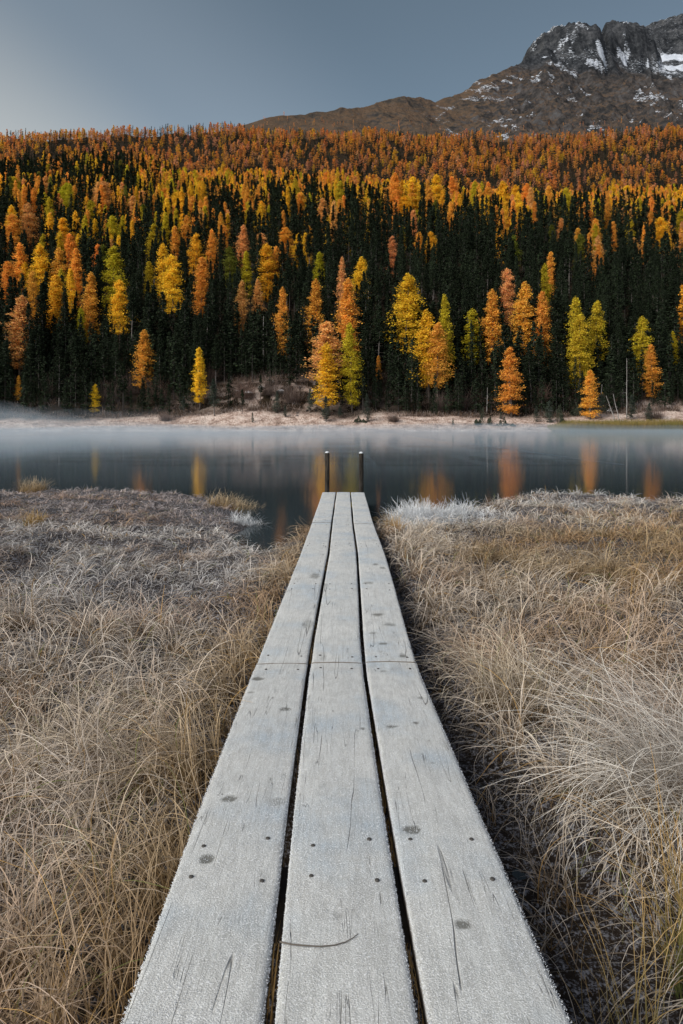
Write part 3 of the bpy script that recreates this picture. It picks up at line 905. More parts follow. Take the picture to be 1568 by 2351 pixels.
tuft('grass_tuft', -1.85, 11.6, 620, .30, .42, 0, 2.5, (.02, .7), (.3, 1.8), .007, OCHRE * .6, (GOLD + BEIGE) * .45, 21,
     'ochre reedy tuft at the end of the left bank beside the inlet', segs=5)
tuft('grass_tuft', -1.35, 9.6, 420, .24, .2, 0, 2.5, (.3, 1.1), (.3, 1.2), .0055, FROST * .7, FROST * 1.1, 22,
     'white frosted stems hanging over the inlet left of the boardwalk', segs=5)
tuft('grass_tuft', .66, 8.3, 240, .32, .10, pi * .8, .9, (.05, .7), (.3, 1.2), .0055, RUST, GOLD * .95, 23,
     'rusty orange tuft leaning to the boardwalk at the right inlet', segs=5)

# ------------------------------------------------------------------ trees
def crown(seed, kind, H=26.0, R=3.4, nb=120, ncl=22, leaf=.42, t0=.22):
    r = RS(seed)
    t = t0 + (1 - t0) * np.sort(r.rand(nb)) ** .9
    az = r.uniform(0, 2 * pi, nb)
    k = (t - t0) / (1 - t0)
    if kind == 'larch':
        prof = np.minimum(1, .40 + k / .16 * .6) * (1 - k) ** .50 * .95 + .03
        lump = .38 + 1.05 * fbm(t * 8 + seed, az / 1.6, 3, seed)
    else:
        prof = np.minimum(1, .35 + k / .2 * .65) * (1 - k) ** .8 + .03
        lump = .62 + .65 * fbm(t * 8 + seed, az / 1.6, 3, seed)
    bl = R * prof * lump * r.uniform(.65, 1.2, nb)
    q = r.uniform(.06, 1.0, (nb, ncl)) ** .75
    rr = bl[:, None] * q
    droop = (-.28 * q + .16 * q * q) if kind == 'larch' else (-.10 * q + .30 * q * q)
    z = t[:, None] * H + bl[:, None] * droop
    j = .13 * bl[:, None] + .16
    X = np.cos(az)[:, None] * rr + r.normal(size=q.shape) * j
    Y = np.sin(az)[:, None] * rr + r.normal(size=q.shape) * j
    Z = z + r.normal(size=q.shape) * .30 - np.abs(r.normal(size=q.shape)) * (.18 if kind == 'larch' else .05)
    P = np.stack([X, Y, Z], -1).reshape(-1, 3)
    # crown leader
    nlead = 14
    lead = np.stack([r.normal(size=nlead) * .12, r.normal(size=nlead) * .12, H * (0.96 + .06 * r.rand(nlead))], 1)
    P = np.vstack([P, lead])
    n = len(P)
    a = r.normal(size=(n, 3)); a[:, 2] *= .6; a /= np.linalg.norm(a, axis=1)[:, None]
    b = np.cross(a, r.normal(size=(n, 3))); b /= np.linalg.norm(b, axis=1)[:, None]
    s = leaf * r.uniform(.4, 1.3, n)[:, None]
    V = np.stack([P - a * s * .5, P + b * s * .3, P + a * s * .5 + [0, 0, 0], P - b * s * .3], 1).reshape(-1, 3)
    f = np.arange(n)[:, None] * 4 + np.arange(4)[None]
    lump2 = np.repeat(r.uniform(.78, 1.15, nb), ncl); lump2 = np.concatenate([lump2, np.ones(nlead)])
    br = (lump2 * r.uniform(.72, 1.2, n))[:, None]
    hue = r.normal(size=(n, 1)) * .07
    c = np.clip(br * np.concatenate([1 + 0 * hue, 1 + hue, 1 - hue], 1), .3, 1.6)
    return V, f, np.repeat(c, 4, 0)

def trunk_part(seed, kind, H=26.0, nbr=34, sides=8):
    r = RS(seed)
    zs = np.linspace(-.8, H * .985, 9)
    P = np.stack([(fbm(zs * .12 + seed, zs * 0, 2, seed) - .5) * .6, (fbm(zs * .12, zs * 0 + 5, 2, seed) - .5) * .6, zs], 1)
    parts = [tube(P, np.linspace(.30, .03, 9) * (1 if kind == 'larch' else .9), sides)]
    for i in range(nbr):
        t = r.uniform(.12, .95); a = r.uniform(0, 2 * pi); l = (2.4 * (1 - t) + .3) * r.uniform(.5, 1.1)
        z0 = t * H
        x0 = np.interp(z0, zs, P[:, 0]); y0 = np.interp(z0, zs, P[:, 1])
        q = np.linspace(0, 1, 4)
        B = np.stack([x0 + np.cos(a) * l * q, y0 + np.sin(a) * l * q, z0 - .25 * l * q + .15 * l * q * q], 1)
        parts.append(tube(B, np.linspace(.05, .012, 4) * (1.3 - t), 4, False))
    V, Fc, _ = merge(parts)
    return V, Fc

LC = []; 
for i in range(7):
    LC.append((make_mesh('larch_crown', *[*crown(50 + i, 'larch', R=[3.0, 3.6, 3.2, 4.2, 2.7, 3.8, 3.1][i], nb=190, ncl=44, leaf=.42, t0=[.14, .2, .10, .25, .15, .08, .28][i])[:2]], M_larch,
                         col=crown(50 + i, 'larch', R=[3.0, 3.6, 3.2, 4.2, 2.7, 3.8, 3.1][i], nb=190, ncl=44, leaf=.42, t0=[.14, .2, .10, .25, .15, .08, .28][i])[2]),
               make_mesh('larch_trunk', *trunk_part(50 + i, 'larch'), M_bark_larch, smooth=True)))
PC = []
for i in range(6):
    cv = crown(80 + i, 'pine', R=[2.9, 2.5, 3.2, 2.2, 2.7, 3.4][i], nb=150, ncl=26, leaf=.50, t0=[.28, .46, .15, .36, .54, .06][i])
    PC.append((make_mesh('pine_crown', cv[0], cv[1], M_pine, col=cv[2]),
               make_mesh('pine_trunk', *trunk_part(80 + i, 'pine', nbr=44), M_bark_pine, smooth=True)))

COL = {'O': (.95, .47, .085), 'Y': (.96, .59, .05), 'G': (.62, .50, .04), 'P': (.86, .46, .16), 'g': (.20, .20, .035)}
CNAME = {'O': 'orange', 'Y': 'golden yellow', 'G': 'yellow-green', 'P': 'dull pinkish-orange', 'g': 'olive green'}

def ray_place(px, toprow, Ht, ymin=176, ymax=700):
    """distance at which a tree of height Ht standing on the hill has its tip on the sight line"""
    Y = np.linspace(ymin, ymax, 900)
    X = (px - 784) / F * Y
    z = hill(X, Y)
    h = CAMZ + (977 - toprow) / F * Y - z
    d = h - Ht
    sgn = np.where(np.diff(np.sign(d)) != 0)[0]
    if len(sgn) == 0:
        i = int(np.argmin(np.abs(d)))
    else:
        i = int(sgn[0])
    return X[i], Y[i], z[i], h[i]

HAND = [ # x, top row, crown width px, real height, colour, variant
 (928,628,74,32,'Y',3),(985,712,56,26,'Y',1),(1022,678,34,28,'G',4),(1003,738,54,24,'O',3),(722,640,44,27,'O',0),(790,592,26,30,'P',4),(797,640,54,29,'O',0),
 (748,735,78,22,'P',3),(808,742,40,24,'G',2),(752,788,52,19,'Y',0),(1168,615,44,26,'P',3),(1197,648,50,27,'O',1),(1130,665,46,26,'O',0),(1247,668,40,26,'O',2),
 (1085,708,44,20,'G',0),(1173,795,50,19,'O',5),(1328,680,48,28,'G',5),(1365,688,44,25,'G',3),(1330,722,52,24,'G',3),(1355,848,38,13,'O',5),(1477,727,44,22,'G',1),
 (1496,790,34,16,'O',2),(1252,605,28,22,'G',0),(1370,503,28,24,'O',4),(1374,560,24,20,'O',4),(1517,497,42,24,'Y',3),(1563,482,34,24,'G',3),(1270,515,22,18,'g',4),
 (330,757,44,19,'O',0),(458,797,30,17,'Y',4),(217,880,22,8,'Y',5),(263,563,56,28,'G',5),(275,640,48,24,'Y',3),(398,583,56,27,'Y',3),(376,560,40,25,'Y',1),(462,590,42,27,'O',6),
 (553,643,32,20,'P',0),(612,560,52,26,'Y',1),(630,565,30,24,'O',2),(203,625,40,26,'O',0),(127,632,46,26,'Y',6),(47,680,64,25,'P',0),(132,568,42,25,'O',1),(48,558,38,24,'O',2),
 (95,560,44,26,'Y',3),(235,560,34,20,'g',1),(173,570,36,25,'O',4),(33,405,44,24,'G',3),(105,405,32,22,'P',1),(152,420,46,24,'G',1),(30,490,46,25,'O',3),(65,465,36,24,'P',1),
 (238,415,54,26,'P',3),(262,495,42,25,'G',5),(303,449,24,22,'P',6),(352,515,36,22,'G',0),(530,565,36,20,'g',1),(566,575,26,20,'G',2),(515,515,34,18,'O',3),(556,515,30,22,'P',0),
 (448,535,42,24,'Y',5),(405,520,28,22,'O',4),(485,525,26,22,'O',2),(603,533,36,20,'P',3),(655,520,40,18,'O',3),(687,535,28,17,'Y',0),(730,577,30,20,'G',2),(795,515,34,14,'O',1),
 (835,535,18,10,'Y',4),(855,480,28,20,'P',0),(900,542,30,18,'P',5),(930,450,34,18,'Y',1),(958,480,24,16,'G',4),(1005,475,26,15,'P',5),(1120,430,38,24,'O',2),(990,530,30,18,'Y',2),
 (962,532,24,14,'O',4),(1225,475,28,17,'O',0),(1155,505,30,14,'Y',1),(1180,540,30,18,'g',0),(1400,520,16,14,'G',4),(1330,535,34,22,'g',1),(1455,545,24,16,'P',4),
 (462,405,40,22,'O',1),(495,400,36,22,'G',5),(523,385,30,24,'O',2),(378,430,38,22,'O',3),(408,440,44,22,'Y',1),(640,415,30,20,'O',4),(600,465,32,20,'O',5),(560,460,36,22,'O',1),
 (690,440,34,20,'O',3),(670,420,26,18,'Y',2),(750,395,44,24,'O',1),(775,425,34,20,'O',3),(740,455,32,22,'P',0),(820,415,30,18,'O',2),(905,395,36,20,'O',1),(945,405,36,20,'Y',3),
 (1000,400,36,20,'Y',1),(1040,405,30,20,'O',2),(1055,445,24,18,'Y',4),(1090,415,30,18,'O',3),(1155,415,34,20,'Y',1),(1185,425,34,20,'Y',3),(1210,420,34,20,'O',1),(1300,430,30,18,'G',2),
 (1260,425,28,18,'O',5),(1410,430,36,20,'Y',1),(1440,425,32,20,'Y',3),(1475,430,40,24,'O',1),(1520,435,30,18,'Y',2),(1555,440,28,18,'O',4),(210,460,34,22,'G',1),(145,500,34,24,'Y',6),
 (160,535,36,22,'O',2),(20,600,40,22,'O',6),(75,620,36,22,'O',5),(1545,760,20,14,'G',4),(1567,655,26,24,'Y',2),(868,815,14,9,'O',4),(45,860,14,8,'O',4),(1290,500,20,14,'P',4),
 (345,600,26,18,'G',6),(590,640,24,16,'P',4),(655,560,26,16,'O',6),(430,495,30,22,'O',1),(330,470,24,20,'g',4),(1110,470,24,16,'G',2),(870,440,22,14,'P',5),(1240,455,22,16,'P',0),
]
larches = []
r = RS(77)
for px, tr_, wpx, Ht, c, var in HAND:
    X, Y, Z, h = ray_place(px, tr_, Ht)
    sc = h / 26.0
    wm = wpx / F * Y / 2
    Rv = [3.0, 3.6, 3.2, 4.2, 2.7, 3.8, 3.1][var] * .95
    larches.append(dict(x=X, y=Y, z=Z, s=sc, w=np.clip(wm / (Rv * sc) * 1.42, .6, 2.6), c=c, v=var, hand=True))

def scatter(y0, y1, sp, seed, umax=.56):
    r = RS(seed)
    res = []
    Y = np.arange(y0, y1, sp)
    xs, ys = [], []
    for y in Y:
        x = np.arange(-umax * y - 4, umax * y + 4, sp)
        xs.append(x + r.uniform(-.48, .48, len(x)) * sp); ys.append(y + r.uniform(-.48, .48, len(x)) * sp)
    return np.concatenate(xs), np.concatenate(ys)

# forest fill: pines everywhere on the front hill, larches by zone
pines = []
fx, fy = scatter(184, 680, 5.4, 501)
fz = hill(fx, fy)
px = 784 + F * fx / fy
row = 977 - F * (fz - CAMZ) / fy
nz_ = fbm(fx / 30, fy / 30, 3, 510)
hx = np.array([l['x'] for l in larches]); hy = np.array([l['y'] for l in larches])
rr_ = RS(502)
for i in range(len(fx)):
    x, y, z = fx[i], fy[i], fz[i]
    d = np.min(np.hypot(hx - x, hy - y))
    if d < 2.2: continue
    # keep pines from standing right in front of hand-placed larches
    toprow = row[i] - 23 * F / y
    infront = (np.abs(784 + F * hx / hy - px[i]) < 2.0 * F / y + 5) & (hy > y) & (hy - y < 26)
    P_l = np.interp(y, [184, 280, 330, 400, 470, 560, 680], [0, .03, .16, .28, .40, .52, .60])
    if px[i] > 850: P_l *= np.interp(y, [240, 300, 360, 440, 520], [.35, .55, .85, 1.1, 1.3])
    if px[i] < 300 and y > 480: P_l *= .25
    P_l *= .5 + 1.0 * (nz_[i] > .46)
    if rr_.rand() < P_l:
        c = rr_.choice(['O', 'Y', 'G', 'P', 'g'], p=[.42, .35, .11, .09, .03])
        larches.append(dict(x=x, y=y, z=z, s=rr_.uniform(.66, 1.02), w=rr_.uniform(.95, 1.5), c=c, v=rr_.randint(7), hand=False))
    else:
        s = rr_.uniform(.62, 1.05)
        if y < 205: s *= np.interp(y, [184, 190, 205], [.45, .75, .95])
        if px[i] < 720 and 500 < px[i] and y < 215: s *= .75
        if infront.any(): s *= .55
        if y < 200 and -42 < x < -3 and rr_.rand() < .5: continue
        pines.append(dict(x=x, y=y, z=z, s=s, w=rr_.uniform(.75, 1.15) * (1.3 if y < 212 else 1), c='D', v=[2, 5][rr_.randint(2)] if (y < 212 and rr_.rand() < .75) else rr_.randint(6), hand=False))

for x, y in zip(*scatter(186.5, 226, 3.1, 520)):
    if -40 < x < -4 and y < 200: continue
    if np.min(np.hypot(hx - x, hy - y)) < 1.6 or rr_.rand() < .12: continue
    pines.append(dict(x=x, y=y, z=float(hill(x, y)), s=rr_.uniform(.18, .62) * (.7 + .4 * (y > 192)), w=rr_.uniform(1.0, 1.9), c='D', v=[2, 5, 5][rr_.randint(3)], hand=False, pale=True))  # pale: mist in front is put into the needle colour as a lighter tone
# small conifers on the frosted shore meadow, at their places in the photo: x, base row, height px, width px
SHORE = [(580,970,26,9),(635,948,52,22),(655,958,30,14),(712,948,58,22),(748,968,60,30),(845,968,66,22),(1040,976,18,8),(1232,968,38,18),(1262,970,52,30),(492,955,88,36),(420,950,42,22),
         (1150,962,20,12),(905,966,14,12),(780,960,30,16),(1450,965,60,30),(1490,966,44,24),(1380,960,60,26)]
for px_, br, hp, wp in SHORE:
    Y = np.linspace(169.5, 200, 300); X = (px_ - 784) / F * Y
    rw = 977 - F * (hill(X, Y) - CAMZ) / Y
    i = int(np.argmin(np.abs(rw - br)))
    pines.append(dict(x=X[i], y=Y[i], z=float(hill(X[i], Y[i])), s=hp / F * Y[i] / 26, w=(wp / hp) * 26 / 2 / 2.9 * .95 / 1.0, c='S', v=[0, 2, 5][int(px_) % 3], hand=True))

# ---- individuals: up to 300 of each, the nearest ones in view
def pxrow(t):
    return 784 + F * t['x'] / t['y'], 977 - F * (t['z'] - CAMZ) / t['y']
ORD = ['first', 'second', 'third', 'fourth', 'fifth', 'sixth', 'seventh', 'eighth', 'ninth', 'tenth', 'eleventh', 'twelfth', 'thirteenth', 'fourteenth',
       'fifteenth', 'sixteenth', 'seventeenth', 'eighteenth', 'nineteenth', 'twentieth']
COLS = [(-99, 150, 'by the left edge'), (150, 320, 'in the left quarter'), (320, 520, 'well left of the posts'), (520, 720, 'just left of the posts'),
        (720, 860, 'straight behind the posts'), (860, 1040, 'just right of the posts'), (1040, 1220, 'well right of the posts'), (1220, 1400, 'in the right quarter'), (1400, 1700, 'by the right edge')]
def band(Y):
    for a_, b_, t in ((0, 186, 'on the frosted shore'), (186, 196, 'at the forest foot'), (196, 206, 'just above the forest foot'), (206, 216, 'low on the slope'), (216, 235, 'on the lower slope'), (235, 265, 'below mid slope'),
                      (265, 310, 'at mid slope'), (310, 370, 'above mid slope'), (370, 450, 'on the upper slope'), (450, 540, 'high on the front hill'), (540, 9999, 'along the front crest')):
        if a_ <= Y < b_: return t
def in_frame(t, m=-4):
    p, rw = pxrow(t); return -m < p < 1568 + m
def pick(lst, nmax):
    # apparent size, hand-placed ones first
    idx = [i for i, t in enumerate(lst) if in_frame(t)]
    idx.sort(key=lambda i: (not lst[i]['hand'], -lst[i]['s'] / lst[i]['y']))
    sel = set(idx[:nmax]); return [lst[i] for i in sel], [t for i, t in enumerate(lst) if i not in sel]
li, ls = pick(larches, 300)
pi_, ps = pick(pines, 300)

def individuals(lst, name, meshes, kindword, plural, group):
    cells = {}
    for t in lst:
        p, rw = pxrow(t)
        cn = next(c[2] for c in COLS if c[0] <= p < c[1])
        cells.setdefault((CNAME.get(t['c'], 'dark green' if t['c'] == 'D' else 'small dark'), band(t['y']), cn), []).append((p, t))
    protos = {}
    rr = RS(900)
    for (cw, bw, cn), L in cells.items():
        L.sort(key=lambda q: q[0])
        for i, (p, t) in enumerate(L):
            if len(L) == 1: lab = f'{cw} {kindword} {bw} {cn}'
            elif i == 0: lab = f'leftmost {cw} {kindword} {bw} {cn}'
            elif i == len(L) - 1: lab = f'rightmost {cw} {kindword} {bw} {cn}'
            else: lab = f'{ORD[i]} {cw} {kindword} from left {bw} {cn}'
            k = t['v']
            root = empty(name, (t['x'], t['y'], t['z'] - .3), rr.uniform(0, 6.28), label=lab, category='tree', group=group)
            root.scale = (t['s'] * t['w'], t['s'] * t['w'], t['s'])
            root.rotation_euler = (rr.normal() * .022, rr.normal() * .022, root.rotation_euler[2])
            if t['c'] in 'DS':
                g = rr.uniform(.7, 1.35) * (1.5 if t.get('pale') else 1)
                colr = (.021 * g, .029 * g, .017 * g) if t['c'] == 'D' else (.070 * g, .088 * g, .068 * g)
            else:
                g = rr.uniform(.85, 1.12); c = COL[t['c']]; h = rr.normal() * .06
                colr = (c[0] * g, c[1] * g * (1 + h), c[2] * g)
            if k not in protos:
                tr = obj('trunk', meshes[k][1], root); cr_ = obj('crown', meshes[k][0], root)
                protos[k] = (tr, cr_)
            else:
                tr = protos[k][0].copy(); cr_ = protos[k][1].copy()
                for o in (tr, cr_):
                    C.collection.objects.link(o); o.parent = root
            cr_.color = (*colr, 1)
individuals(li, 'larch_tree', LC, 'larch', 'larches', 'larches in autumn colour on the slope')
individuals(pi_, 'pine_tree', PC, 'pine', 'pines', 'dark evergreens on the slope and shore')

# ---- the rest of the forest as stuff
def bulk(lst, kind, name, mat, lods, trunkcol, label, seed):
    rr = RS(seed)
    groups = {}
    for t in lst:
        lod = 0 if t['y'] < 700 else 1
        groups.setdefault((lod, t['v'] % 3), []).append(t)
    parts = []
    for (lod, v_), L in groups.items():
        Vc, Fc_, Cc = lods[lod][v_]
        n = len(L)
        P = np.array([(t['x'], t['y'], t['z'] - .3) for t in L]); S = np.array([(t['s'] * t['w'], t['s'] * t['w'], t['s']) for t in L])
        a = rr.uniform(0, 2 * pi, n)
        ca, sa_ = np.cos(a)[:, None], np.sin(a)[:, None]
        X = (Vc[None, :, 0] * ca - Vc[None, :, 1] * sa_) * S[:, 0:1] + P[:, 0:1]
        Y = (Vc[None, :, 0] * sa_ + Vc[None, :, 1] * ca) * S[:, 1:2] + P[:, 1:2]
        Z = Vc[None, :, 2] * S[:, 2:3] + P[:, 2:3]
        c = np.array([t['rgb'] for t in L])
        col = (Cc[None] * c[:, None])
        # trunk vertices are marked by negative colour
        tm = Cc[:, 0] < 0
        col[:, tm] = trunkcol
        f = (Fc_[None] + (np.arange(n) * len(Vc))[:, None, None]).reshape(-1, Fc_.shape[1])
        parts.append((np.stack([X, Y, Z], -1).reshape(-1, 3), f, col.reshape(-1, 3)))
    V, Fq, col = merge(parts)
    obj(name, make_mesh(name, V, Fq, mat, col=col), kind='stuff', label=label, category='forest')

def lod_tree(seed, kind, nb, ncl, leaf, R, t0):
    V, f, c = crown(seed, kind, R=R, nb=nb, ncl=ncl, leaf=leaf, t0=t0)
    a = np.arange(4) * pi / 2
    tv = np.concatenate([np.stack([np.cos(a) * .26, np.sin(a) * .26, a * 0 - .8], 1), np.stack([np.cos(a) * .05, np.sin(a) * .05, a * 0 + 24], 1)])
    n = len(V); j = np.arange(4)
    tf = np.stack([n + j, n + (j + 1) % 4, n + 4 + (j + 1) % 4, n + 4 + j], 1)
    return np.vstack([V, tv]), np.vstack([f, tf]), np.vstack([c, -np.ones((8, 3))])

def rgb_of(t, rr):
    if t['c'] == 'D':
        g = rr.uniform(.65, 1.4) * (1.5 if t.get('pale') else 1); return (.021 * g, .029 * g, .017 * g)
    c = COL[t['c']]; g = rr.uniform(.8, 1.12); h = rr.normal() * .07
    return (c[0] * g, c[1] * g * (1 + h), c[2] * g)
# far slope
sx_, sy_ = scatter(1080, 1512, 10.0, 601, .60)
sz_ = hill(sx_, sy_)
pxs = 784 + F * sx_ / sy_
rr_ = RS(603)
nn_ = fbm(sx_ / 55, sy_ / 55, 3, 610)
for i in range(len(sx_)):
    # rocky gap in the trees right of the middle
    g = np.exp(-((pxs[i] - 1165 - (sy_[i] - 1450) * .35) / 34) ** 2) * sstep(1385, 1440, sy_[i])
    if rr_.rand() < g * .93: continue
    if pxs[i] > 560 and sy_[i] > 1495 - 40 * rr_.rand() ** 2 and rr_.rand() < .55: continue
    if rr_.rand() < .10: continue
    if rr_.rand() < .28 + .36 * (nn_[i] < .46):
        ps.append(dict(x=sx_[i], y=sy_[i], z=sz_[i], s=rr_.uniform(.55, .95), w=rr_.uniform(.9, 1.3), c='D', v=rr_.randint(6), hand=False))
    else:
        c = rr_.choice(['O', 'P', 'Y'], p=[.58, .20, .22])
        ls.append(dict(x=sx_[i], y=sy_[i], z=sz_[i], s=rr_.uniform(.55, .95), w=rr_.uniform(1.7, 2.7), c=c, v=rr_.randint(7), hand=False, far=True))
# sparse small trees climbing the open slope
for i in range(260):
    p = rr_.uniform(520, 1568); y = 1512 + 190 * rr_.rand() ** 2.2
    x = (p - 784) / F * y
    ls.append(dict(x=x, y=y, z=float(mtn_fn(np.array([x]), np.array([y]))[0]), s=rr_.uniform(.25, .6), w=1.2, c=rr_.choice(['O', 'P']), v=rr_.randint(7), hand=False, far=True))
rc = RS(605)
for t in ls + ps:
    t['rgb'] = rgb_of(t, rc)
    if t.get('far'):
        q = t['rgb']; t['rgb'] = (q[0] * .88, q[1] * .84, q[2] * 1.3)  # distance haze put into the colour: far larches dimmer and less saturated
Ll = [[lod_tree(150 + i, 'larch', 80, 12, .80, [3.3, 3.8, 3.0][i], .2) for i in range(3)], [lod_tree(160 + i, 'larch', 34, 5, 1.5, [3.4, 4.0, 3.0][i], .15) for i in range(3)]]
Lp = [[lod_tree(170 + i, 'pine', 70, 9, 1.0, [2.9, 2.5, 3.2][i], [.25, .4, .12][i]) for i in range(3)], [lod_tree(180 + i, 'pine', 34, 5, 1.5, [2.8, 3.0, 2.6][i], .1) for i in range(3)]]
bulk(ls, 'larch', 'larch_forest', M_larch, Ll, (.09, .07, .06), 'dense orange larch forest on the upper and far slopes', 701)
bulk(ps, 'pine', 'pine_forest', M_pine, Lp, (.085, .075, .07), 'dark evergreen forest between the larches on the hillside', 702)
print('TREES', len(li), len(pi_), len(ls), len(ps))

# ------------------------------------------------------------------ shore undergrowth, shrubs, rocks, dead trunks, reeds
def twigs(n, H, R, seed, col, wid=.03, fan=.6):
    r = RS(seed)
    P = np.stack([r.normal(size=n) * R * .35, r.normal(size=n) * R * .35, np.zeros(n) - .1], 1)
    az = np.arctan2(P[:, 1], P[:, 0]) + r.normal(size=n) * .8
    return blades(P, az, H * r.uniform(.4, 1.1, n), r.uniform(0, fan, n), r.uniform(-.3, .9, n), wid * r.uniform(.6, 1.4, n), 4,
                  np.broadcast_to(col * .6, (n, 3)) * r.uniform(.6, 1.2, (n, 1)), np.broadcast_to(col, (n, 3)) * r.uniform(.7, 1.3, (n, 1)), seed)
def ground_at(px_, br, y0=169.3, y1=215):
    Y = np.linspace(y0, y1, 500); X = (px_ - 784) / F * Y
    rw = 977 - F * (hill(X, Y) - CAMZ) / Y
    i = int(np.argmin(np.abs(rw - br)))
    return float(X[i]), float(Y[i]), float(hill(X[i], Y[i]))

SHR = [(1110, 976, 42, 46, 'g', 'wide dark green juniper bush on the frosted shore right of the posts'),
       (1160, 978, 44, 16, 'g', 'low dark mat of juniper right of the wide bush on the shore'),
       (1285, 972, 30, 34, 'g', 'dark bushy shrub between the small conifers and green reeds'),
       (830, 970, 40, 12, 'g', 'low creeping bush on the shore just right of the posts'),
       (903, 968, 26, 16, 'b', 'thin bare shrub with a low dark base on the pink shore'),
       (1500, 962, 50, 30, 'b', 'bare grey bush at the forest edge by the right edge'),
       (1330, 955, 40, 26, 'g', 'dark ragged shrub above the green reeds'),
       (380, 966, 26, 16, 'b', 'small grey shrub alone on the misty left shore'),
       (620, 908, 52, 46, 'b', 'reddish bare shrub on the frosted knoll left of the posts'),
       (560, 915, 44, 40, 'b', 'frosty bare shrub beside rocks on the knoll'),
       (670, 925, 50, 40, 'b', 'grey-brown bare shrub on the right side of the knoll'),
       (300, 905, 60, 46, 'b', 'frost-grey bare shrub at the forest foot in the left quarter'),
       (360, 920, 60, 44, 'b', 'grey twiggy shrub right of the frost-grey one in the left quarter'),
       (250, 925, 60, 40, 'b', 'pale twiggy shrub under the small yellow larch'),
       (120, 915, 70, 46, 'b', 'brown bare shrub in the mist by the left edge'),
       (480, 880, 40, 40, 'b', 'brown bare shrub uphill from the left knoll'),
       (1060, 940, 40, 46, 'b', 'pale bare shrub at the forest foot right of the posts'),
       (1010, 945, 34, 36, 'b', 'thin pale shrub before the blue-dark pines'),
       (1240, 925, 34, 38, 'b', 'grey shrub under the low orange larch at right')]
for i, (px_, br, wp, hp, k, lab) in enumerate(SHR):
    x, y, z = ground_at(px_, br)
    H = hp / F * y * 1.25; R = wp / F * y / 2
    if k == 'b':
        V, Fc, col = twigs(420, H * 1.1, R, 2000 + i, np.array([.20, .15, .13]) if i % 3 else np.array([.25, .17, .14]), .05, .9)
        me = make_mesh('bare_shrub', V, Fc, M_blade, col=col)
        obj('bare_shrub', me, None, (x, y, z), label=lab, category='shrub')
    else:
        rr = RS(2100 + i)
        n = 2600
        # upright ragged stems of unequal height rising from a spreading skirt
        ns = 11
        sx0 = rr.uniform(-.85, .85, ns) * R; sy0 = rr.uniform(-.5, .5, ns) * R
        pk = rr.uniform(-.35, .35) * R
        sh = H * rr.uniform(.45, 1.15, ns) * (.22 + .78 * np.exp(-((sx0 - pk) / (.42 * R)) ** 2))
        k_ = rr.randint(ns, size=n); q_ = rr.rand(n) ** .8
        rad_ = (.20 * R + .12 * sh[k_]) * (1.05 - q_) ** .7 * (.6 + .8 * fbm(q_ * 6 + k_, k_ * 2.2, 2, i))
        aa = rr.uniform(0, 2 * pi, n)
        P = np.stack([sx0[k_] + np.cos(aa) * rad_ * rr.rand(n) ** .5, sy0[k_] + np.sin(aa) * rad_, q_ * sh[k_] * 1.05], 1)
        a = rr.normal(size=(n, 3)); a[:, 2] = np.abs(a[:, 2]) + .5; a /= np.linalg.norm(a, axis=1)[:, None]
        b = np.cross(a, rr.normal(size=(n, 3))); b /= np.linalg.norm(b, axis=1)[:, None]
        s = .26 * rr.uniform(.5, 1.3, n)[:, None]
        V = np.stack([P - a * s * .5, P + b * s * .25, P + a * s * .6, P - b * s * .25], 1).reshape(-1, 3)
        col = np.repeat(np.array([.055, .065, .045]) * rr.uniform(.6, 1.5, (n, 1)), 4, 0)
        obj('juniper_bush', make_mesh('juniper_bush', V, np.arange(n)[:, None] * 4 + np.arange(4)[None], M_pine, col=col), None, (x, y, z), label=lab, category='shrub')

# undergrowth: tangled frosted heather and saplings along the forest foot
parts = []
rr = RS(2500)
n = 9000
X = rr.uniform(-108, 108, n); Y = 183 + 26 * rr.rand(n) ** 1.3
keep = fbm(X / 7, Y / 5, 3, 2501) > .44
X, Y = X[keep], Y[keep]; n = len(X)
Z = hill(X, Y)
for rep in range(6):
    az = rr.uniform(0, 2 * pi, n)
    base = np.array([.11, .075, .058]) * rr.uniform(.5, 1.4, (n, 1))
    tip = np.where(rr.rand(n, 1) < .35, np.array([.34, .29, .27]), np.array([.17, .115, .08])) * rr.uniform(.5, 1.3, (n, 1))
    parts.append(blades(np.stack([X + rr.normal(size=n) * .5, Y + rr.normal(size=n) * .5, Z - .05], 1), az, rr.uniform(.4, 1.8, n), rr.uniform(0, .8, n), rr.uniform(0, 1, n),
                        rr.uniform(.06, .16, n), 3, base, tip, 2600 + rep))
V, Fc, col = merge(parts)
obj('undergrowth', make_mesh('undergrowth', V, Fc, M_blade, col=col), kind='stuff', label='tangled brown frosted undergrowth along the foot of the forest', category='undergrowth')

# tussocky far-shore grass
n = 26000
X = rr.uniform(-110, 110, n); Y = 169.4 + 18 * rr.rand(n)
Z = hill(X, Y)
tip = (np.array([.56, .44, .37]) + (np.array([.36, .27, .21]) - np.array([.56, .44, .37])) * fbm(X / 3, Y / 2, 3, 8)[:, None]) * rr.uniform(.75, 1.15, (n, 1))
V, Fc, col = blades(np.stack([X, Y, Z - .02], 1), rr.uniform(0, 2 * pi, n), rr.uniform(.15, .5, n), rr.uniform(0, .8, n), rr.uniform(0, 1.4, n), rr.uniform(.06, .14, n), 3, tip * .6, tip, 2701)
obj('shore_grass', make_mesh('shore_grass', V, Fc, M_blade, col=col), kind='stuff', label='pale pink frosted grass on the far shore', category='grass')

